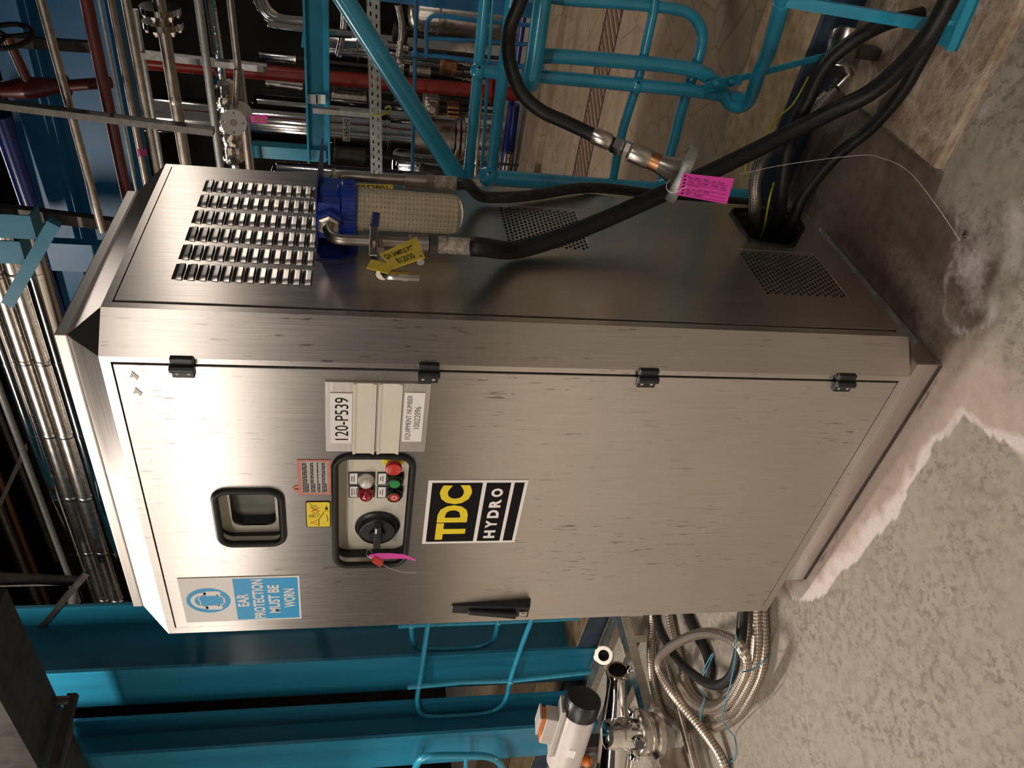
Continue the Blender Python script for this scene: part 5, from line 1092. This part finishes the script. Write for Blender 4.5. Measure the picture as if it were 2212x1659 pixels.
for k in range(3): mb.tube([wc, wc+(wa*math.cos(k*2.09)+wb*math.sin(k*2.09))*0.10], 0.008, 6)
build('hand_wheel', mb, 'matte_black', rv)
# blue bracket pieces and dark post just above the lid
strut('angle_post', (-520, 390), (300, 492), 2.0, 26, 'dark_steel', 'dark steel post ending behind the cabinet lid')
mb = MB(); p, q = at(98, 532, Y=2.6), at(250, 598, Y=2.6); mb.box((p.x-0.15, 2.6, q.z), (p.x+0.02, 2.66, p.z)); build('beam_stub', mb, 'blue_far', label='bright blue beam stub seen over the cabinet lid', cat='beam')
strut('tray_bracket', (118, 480), (18, 655), 1.5, 26, 'blue_column', 'teal bracket bar slanting under the insulated pipes', cat='bracket')
for x, y, lab in ((30, 490, 'upper teal angle clip beside the slanting bracket'), (8, 545, 'lower teal angle clip beside the slanting bracket')):
    p = at(x, y, Y=1.55); mb = MB(); mb.box((p.x-0.05, 1.55, p.z-0.06), (p.x+0.05, 1.556, p.z+0.06)); mb.box((p.x-0.05, 1.55, p.z-0.066), (p.x+0.05, 1.64, p.z-0.06)); build('angle_clip', mb, 'blue_column', label=lab, cat='clip')
# insulated shiny pipes above the lid
for i, (x, w_, Yp, mt, lab) in enumerate(((99, 42, 2.0, 'chrome', 'uppermost of four clad pipes running above the lid'), (132, 34, 1.9, 'stainless', 'clad pipe second from top above the lid with amber sheen'), (166, 38, 1.8, 'stainless', 'clad pipe third from top above the cabinet lid'), (200, 40, 1.75, 'chrome', 'lowest of four clad pipes just over the lid'))):
    t_ = (735-x)/1824.0; xpipe('clad_pipe', (x-t_*520, 480), (x+t_*420, 1420), Yp, w_, mt, lab, bands=7, group=None)
t_ = (735-58)/1824.0; xpipe('conduit', (58-t_*500, 500), (58+t_*300, 1300), 2.3, 14, 'galv', 'grey conduit above the clad pipes')
strut('angle_post', (-300, 1235), (182, 1257), 1.6, 18, 'dark_steel', 'dark steel post hanging left of the clad pipes')
for a, b, w_, lab in (((62, 955), (-5, 1100), 9, 'upper diagonal brace left of the clad pipes'), ((190, 1235), (70, 1375), 11, 'lower diagonal brace meeting the blue column')):
    Yb = 1.385 if w_ == 11 else 2.6 if a[0] < 0 else 2.4; p, q = at(*a, Y=Yb), at(*b, Y=Yb); mb = MB(); mb.bar(p, q, rpx(p, w_)*2, 0.03, up=(0, 1, 0)); build('brace_bar', mb, 'dark_steel', label=lab, cat='brace')
p, q = at(160, 1262, Y=2.2), at(148, 1372, Y=2.2); mb = MB(); mb.tube([p, q], rpx(p, 18), 12); mb.tube([p, V((p.x, p.y, 7.0))], 0.006, 6); build('conduit', mb, 'galv', label='short grey pipe between the dark braces', cat='pipe')
for k, (x, y, lab) in enumerate(((30, 1180, 'dull brown pipe deep behind the hanging dark post'), (60, 1200, 'copper coloured pipe beside the hanging dark post'), (90, 1330, 'dull pipe deep behind the lower diagonal brace'), (20, 1300, 'copper coloured pipe under the ceiling duct edge'), (45, 1020, 'dull pipe deep behind the upper diagonal brace'))):
    t_ = (735-x)/1824.0*1.05; xpipe('process_pipe', (x-t_*160, y-160), (x+t_*120, y+120), 3.2+0.3*k, 16, 'copper' if k % 2 else 'pipe_steel', lab, ext=0.3)
# duct and tray at the upper left
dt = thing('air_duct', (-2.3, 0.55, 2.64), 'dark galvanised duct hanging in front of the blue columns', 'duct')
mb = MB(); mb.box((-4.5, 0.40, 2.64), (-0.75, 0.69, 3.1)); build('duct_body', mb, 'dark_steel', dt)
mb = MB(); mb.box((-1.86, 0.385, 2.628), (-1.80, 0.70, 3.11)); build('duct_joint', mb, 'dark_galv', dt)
for x in (-1.2, -3.4):
    mb = MB(); mb.tube([(x, 0.55, 3.1), (x, 0.55, 7.0)], 0.008, 8); build('hanger_rod', mb, 'galv', dt)
p, q = at(158, 1500, Z=2.58), at(112, 1690, Z=2.58); mb = MB(); mb.bar(p, q, 0.04, 0.04); build('support_bar', mb, 'dark_steel', dt)
mb = MB(); p = at(150, 1512, Z=2.58); mb.tube([p, p+V((0, 0, 0.07))], 0.02, 8); build('support_stud', mb, 'dark_steel', dt)
# middle right: blue bracket, tray, risers, clad duct
bk = thing('pipe_bracket', at(690, 200, Y=1.9), 'blue channel bracket with white labels behind the cabinet', 'bracket')
p, q = at(682, -40, Y=1.9), at(690, 345, Y=1.9)
hh_ = rpx((p+q)/2, 46); mb = MB(); mb.add([p+V((0, 0, hh_)), p-V((0, 0, hh_)), q-V((0, 0, hh_)), q+V((0, 0, hh_))], [(0, 3, 2, 1)]); mb.bar(p, q, hh_*2, 0.008, up=(0, 1, 0)); mb.v = mb.v[4:]; mb.f = [[i-4 for i in f] for f in mb.f[1:]]; mb.m = mb.m[1:]; mb.s = mb.s[1:]
build('channel_web', mb, 'blue', bk)
for s_ in (-1, 1):
    mb = MB(); mb.bar(p+V((0, -0.02, s_*hh_)), q+V((0, -0.02, s_*hh_)), 0.008, 0.05, up=(0, 1, 0)); build('channel_flange', mb, 'blue', bk)
for k in range(2):
    c = at(676+17*k, 212, Y=1.892); mb = MB(); mb.box((c.x-0.022, 1.888, c.z-0.018), (c.x+0.016, 1.891, c.z+0.018)); build('paper_label', mb, 'white', bk)
mb = MB(); p, q = at(545, 322, Y=1.9), at(705, 333, Y=1.9); mb.bar(p, q, rpx(p, 27)*2, 0.05, up=(0, 1, 0)); build('upright', mb, 'blue', bk)
mb = MB(); p, q = at(664, 60, Y=1.95), at(660, 98, Y=1.95); mb.bar(p, q, 0.03, 0.06, up=(0, 1, 0)); build('side_lug', mb, 'blue', bk)
mb = MB(); p = at(690, -200, Y=1.9); q = at(682, -40, Y=1.9); mb.bar(p, q, hh_*2, 0.04, up=(0, 1, 0)); mb.box((p.x-0.04, 1.86, 0.004), (p.x+0.04, 1.94, p.z+hh_)); build('support_post', mb, 'blue', bk)
p, q = at(676, 237, Y=1.82), at(802, 248, Y=1.82); mb = MB(); mb.bar(p, q, rpx(p, 11)*2, 0.02, up=(0, 1, 0)); build('strut_bar', mb, 'galv', label='short grey square bar crossing the blue bracket', cat='bar')
# perforated tray
p, q = at(805, -60, Y=1.78), at(814, 400, Y=1.78); Lt = (q-p).length; wt = rpx((p+q)/2, 26); ey_ = V((0, 0, 1)); Mt = frame(p, q-p, ey_) if (q-p).cross(ey_).y < 0 else frame(q, p-q, ey_)
ns = int(Lt/0.032); hl = []
for i in range(ns):
    for j, zz in enumerate((-wt*0.45, wt*0.45)):
        xx = 0.012+i*0.032+(0.008 if j else 0); 
        if xx+0.016 < Lt: hl.append(rect(xx, zz-0.003, xx+0.015, zz+0.003)[::-1])
mb = MB(); mb.plate(rect(0, -wt, Lt, wt), hl, 0.002, Mt)
for s_ in (-1, 1): mb.box((0, s_*wt-0.001, -0.02), (Lt, s_*wt+0.001, 0), 0, Mt)
build('cable_tray', mb, 'galv', label='narrow perforated grey cable tray behind the diagonal brace', cat='tray')
c = at(838, 243, Y=1.74); mb = MB(); mb.tube(spl([at(806, 250, Y=1.76), at(826, 247, Y=1.74), at(842, 240, Y=1.75), at(842, 230, Y=1.76), at(832, 233, Y=1.77)], 6), 0.004, 8); build('cable_tie', mb, 'earth_yellow', label='yellow green cable tie looped through the perforated tray', cat='tie')
fri = xpipe('fire_riser', (300, 133), (1150, 206), 5.2, 30, 'red', 'red vertical riser pipe behind the blue tube rails', bands=1)
for xx in (1055, 1070):
    c = at(xx, 196, Y=5.2); mb = MB(); mb.lathe([(rpx(c, 50), -0.02), (rpx(c, 50), 0.02)], c, (0, 0, 1), 24); build('riser_flange', mb, 'red', fri)
# clad vertical duct with lettering
cd = thing('clad_riser', at(720, 275, Y=5.6), 'polished clad riser lettered L165-H2 behind the perforated tray', 'pipe')
p, q = at(560, 262, Y=5.6), at(842, 287, Y=5.6); r = rpx((p+q)/2, 74)
mb = MB(); mb.tube([(p.x, 5.6, 7.0), (q.x, 5.6, q.z)], r, 28); build('cladding', mb, 'chrome', cd)
for xx in (720, 800, 835):
    c = at(xx, 276, Y=5.6); mb = MB(); mb.lathe([(r*1.0, -0.016), (r*1.03, -0.012), (r*1.03, 0.012), (r*1.0, 0.016)], (q.x, 5.6, c.z), (0, 0, 1), 28, closed_ends=False); build('cladding_band', mb, 'chrome', cd)
cl_ = V((q.x, 5.6, at(749, 275, Y=5.6).z)); dn = (CP-cl_); dn.z = 0; dn.normalize(); ex_ = V((-dn.y, dn.x, 0)); lw = rpx(cl_, 48)*2; lh = rpx(cl_, 15)*2; Ml = frame(cl_+dn*(r*1.04+0.004)-ex_*lw/2-V((0, 0, lh/2)), ex_, (0, 0, 1))
mb = MB(); mb.plate(rect(0, 0, lw, lh), [], 0.004, Ml, 0); text_into(mb, 'L165-H2', lw*0.06, lh*0.16, lw*0.94, lh*0.84, Ml, 0.002, 1, 0.008); build('line_label', mb, ['label_grey', 'ink'], cd)
vb = thing('control_valve', at(920, 292, Y=5.6), 'dull steel valve body under the lettered clad riser', 'valve')
def vseg(name, x0, x1, w_, mat, par, n=24, y=293):
    c0_, c1_ = at(x0, y, Y=5.6), at(x1, y, Y=5.6); mb = MB(); rr = rpx(c0_, w_); mb.lathe([(rr*0.97, 0), (rr, 0.004), (rr, (c0_.z-c1_.z)-0.004), (rr*0.97, c0_.z-c1_.z)], (q.x, 5.6, c1_.z), (0, 0, 1), n); build(name, mb, mat, par)
vseg('valve_neck', 842, 890, 62, 'chrome', vb); vseg('valve_body', 890, 980, 76, 'pipe_steel', vb); vseg('valve_flange', 982, 990, 92, 'stainless', vb, 30); vseg('valve_flange', 993, 1001, 92, 'stainless', vb, 30)
vseg('outlet', 1001, 1112, 42, 'pipe_steel', vb)
c = at(930, 215, Y=5.5); s_ = rpx(c, 1)*2; mb = MB(); mb.box((c.x-22*s_, 5.3, c.z-16*s_), (c.x+22*s_, 5.6, c.z+16*s_)); mb.lathe([(13*s_, 0), (13*s_, 12*s_)], (c.x, 5.3, c.z), (0, -1, 0), 18); ac = build('actuator', mb, 'pipe_steel', vb, bevel=0.03)
mb = MB(); mb.tube([V((c.x, 5.55, c.z)), V((q.x, 5.6, c.z-10*s_))], 8*s_, 12); build('yoke', mb, 'dark_steel', vb)
for k in range(3):
    c = at(978, 224+9*k, Y=5.5); mb = MB(); mb.box((c.x-4*s_, 5.4, c.z-13*s_), (c.x+3*s_, 5.55, c.z+13*s_)); build('actuator_fin', mb, 'copper', vb, bevel=0.01)
# further clad vessels and elbows
def vessel(name, x0, x1, y, w_, Y, mat, label, dome=True, down=False):
    c0_, c1_ = at(x0, y, Y=Y), at(x1, y, Y=Y); rr = rpx(c0_, w_); z0_, z1_ = c1_.z, c0_.z
    if down: z0_ = 0.004
    mb = MB(); prof = [(rr, z0_), (rr, z1_)] + ([(rr*0.95, z1_+rr*0.2), (rr*0.7, z1_+rr*0.42), (rr*0.3, z1_+rr*0.52), (0, z1_+rr*0.54)] if dome else [])
    mb.lathe(prof, (c0_.x, Y, 0), (0, 0, 1), 28); t_ = thing(name, (c0_.x, Y, z0_), label, 'vessel'); build('shell', mb, mat, t_)
    for f_ in (0.15, 0.8): mb = MB(); zz = z0_+(z1_-z0_)*f_; mb.lathe([(rr, zz-0.012), (rr*1.03, zz-0.01), (rr*1.03, zz+0.01), (rr, zz+0.012)], (c0_.x, Y, 0), (0, 0, 1), 28, closed_ends=False); build('band', mb, mat, t_)
    return t_
vessel('clad_vessel', 700, 800, 95, 95, 7.8, 'chrome', 'dark polished vessel between bracket and tray far back', down=True)
vessel('clad_vessel', 905, 1045, 20, 90, 6.2, 'stainless', 'tan polished vessel seen behind the thin blue railing', down=True)
vessel('clad_vessel', 600, 742, 374, 50, 4.15, 'chrome', 'small polished vessel just over the cabinet back edge', down=True)
vessel('clad_vessel', 860, 960, 352, 70, 6.7, 'chrome', 'polished vessel low behind the diagonal brace', down=True)
vessel('clad_vessel', 560, 640, 235, 60, 6.0, 'chrome', 'polished vessel behind the blue bracket upright', down=True)
mb = MB(); P = [at(530, 10, Y=2.3), at(575, 12, Y=2.3), at(605, 20, Y=2.3), at(625, 40, Y=2.3), at(632, 70, Y=2.3), at(636, 150, Y=2.3)]
mb = MB(); mb.tube(spl([at(540, -60, Y=2.3), at(566, 10, Y=2.3), at(586, 34, Y=2.3), at(620, 46, Y=2.3), at(700, 52, Y=2.3)], 6), rpx(P[0], 30), 20); build('clad_elbow', mb, 'chrome', label='polished pipe elbow high behind the blue bracket', cat='pipe')
mb = MB(); mb.tube(spl([at(578, 52, Y=2.25), at(590, 55, Y=2.25), at(640, 62, Y=2.25), at(760, 75, Y=2.25)], 4), rpx(P[0], 18), 16); build('clad_pipe', mb, 'chrome', label='slim polished drop pipe beside the polished elbow', cat='pipe')
# crinkled foil wrap
mb = MB(); p, q = at(478, 168, Y=2.22), at(505, 352, Y=2.22); rr = rpx(p, 56); axf = (q-p); a_ = axf.normalized().orthogonal().normalized(); b_ = axf.normalized().cross(a_); nn_, mm_ = 26, 24; vs = []
for i in range(mm_+1):
    for j in range(nn_):
        th = 2*math.pi*j/nn_; pos = p+axf*(i/mm_)+(a_*math.cos(th)+b_*math.sin(th))*rr*(0.93 if i not in (0, mm_) else 0.5); vs.append(pos+(a_*math.cos(th)+b_*math.sin(th))*rr*0.28*noise.noise(pos*22))
mb.add(vs, [(i*nn_+j, i*nn_+(j+1) % nn_, (i+1)*nn_+(j+1) % nn_, (i+1)*nn_+j) for i in range(mm_) for j in range(nn_)], 0, True); axn = axf.normalized(); mb.tube([p-axn*0.9, q+axn*1.2], rr*0.4, 12); mb.tube([p-axn*0.85, V((p.x-axn.x*0.85, p.y, 7.0))], 0.006, 6); build('foil_wrap', mb, 'foil', label='crumpled foil insulation wrapped round a pipe', cat='insulation', sharp=20)
xpipe('water_pipe', (1140, -30), (1082, 380), 5.4, 14, 'deep_blue_pipe', 'slim dark blue pipe behind the ball joint rail')
xpipe('water_pipe', (1112, 225), (1092, 400), 5.3, 22, 'deep_blue_pipe', 'dark blue pipe low behind the railing post')
cdz = xpipe('conduit', (1038, 200), (1024, 400), 5.0, 10, 'chrome', 'bright conduit between the two blue posts', bands=2)
mb = MB(); c = at(1028, 350, Y=5.0); mb.tube([V((c.x, c.y, 0.0)), c], 0.012, 8); build('support_leg', mb, 'dark_steel', cdz)
cpz = xpipe('cross_pipe', (1100, 330), (1085, 420), 5.1, 18, 'pipe_steel', 'dull pipe crossing low behind the railing post', bands=1)
mb = MB(); c = at(1090, 395, Y=5.1); mb.tube([V((c.x, c.y, 0.004)), c], 0.012, 8); build('support_leg', mb, 'dark_steel', cpz)
mb = MB(); c = at(1000, 8, Y=5.05); c1 = at(918, 8, Y=5.05); mb.box((c.x-0.05, 5.05, 0.0), (c.x+0.06, 5.12, c1.z+1.2)); build('steel_post', mb, 'blue_far', label='far dark blue post beside the thin blue railing', cat='post')

# small polished clutter of the plant far behind the rails
clut = [  # pixels along the piece, plane, width in pixels, material, label
    ([(745, -20), (742, 60), (730, 120)], 6.8, 16, 'chrome', 'slim polished pipe sloping beside the perforated tray top'),
    ([(860, 10), (868, 60), (862, 120)], 6.5, 14, 'stainless', 'tan polished pipe stub behind the brace middle'),
    ([(848, 70), (880, 74)], 7.0, 34, 'dark_steel', 'dark valve bonnet beside the perforated tray'),
    ([(836, 100), (882, 106)], 6.6, 20, 'chrome', 'polished clamp joint beside the brace'),
    ([(850, 150), (872, 152)], 6.4, 40, 'chrome', 'polished pump casing glinting behind the brace'),
    ([(884, 150), (930, 156)], 6.3, 22, 'stainless', 'short polished sleeve above the red riser'),
    ([(952, 140), (985, 146)], 6.2, 34, 'copper', 'copper coloured gear housing above the red riser'),
    ([(1000, 150), (1022, 153)], 6.75, 30, 'chrome', 'polished cap beside the ball joint'),
    ([(560, 120), (640, 128)], 7.0, 20, 'chrome', 'polished pipe run left of the blue bracket'),
    ([(575, 175), (655, 185)], 7.0, 34, 'stainless', 'tan polished sleeve under the red pipe'),
    ([(580, 215), (650, 222)], 6.6, 14, 'chrome', 'thin polished pipe beside the pink tag'),
    ([(716, 210), (792, 218)], 6.8, 30, 'stainless', 'tan polished sleeve above the lettered riser'),
    ([(850, 205), (900, 213)], 6.9, 26, 'chrome', 'polished flange neck under the red riser'),
    ([(720, 330), (790, 338)], 6.0, 34, 'dark_steel', 'dark pipe box under the lettered riser'),
    ([(850, 330), (990, 372)], 6.4, 9, 'galv', 'thin grey bar sloping behind the brace foot'),
    ([(905, 375), (985, 385)], 6.0, 40, 'dark_steel', 'dark machine block behind the brace foot'),
]
for pts, Yc, w_, mt, lab in clut:
    P = [at(x, y, Y=Yc) for x, y in pts]; r = rpx(P[0], w_); ax_ = (P[-1]-P[0]).normalized(); t = thing('plant_fitting', P[0], lab, 'fitting')
    mb = MB(); mb.tube(spl(P, 4) if len(P) > 2 else P, r, 18); build('fitting_body', mb, mt, t)
    for e_ in (P[0]+ax_*r*0.3, P[-1]-ax_*r*0.3):
        mb = MB(); mb.lathe([(r*1.0, -r*0.18), (r*1.18, -r*0.15), (r*1.18, r*0.15), (r*1.0, r*0.18)], e_, ax_, 18, closed_ends=False); build('fitting_collar', mb, mt, t)
    lo_ = min(P, key=lambda v: v.z); mb = MB(); mb.tube([V((lo_.x, lo_.y+r*0.2, 0.0)), V((lo_.x, lo_.y+r*0.2, lo_.z))], 0.02, 8); build('support_leg', mb, 'dark_steel', t)
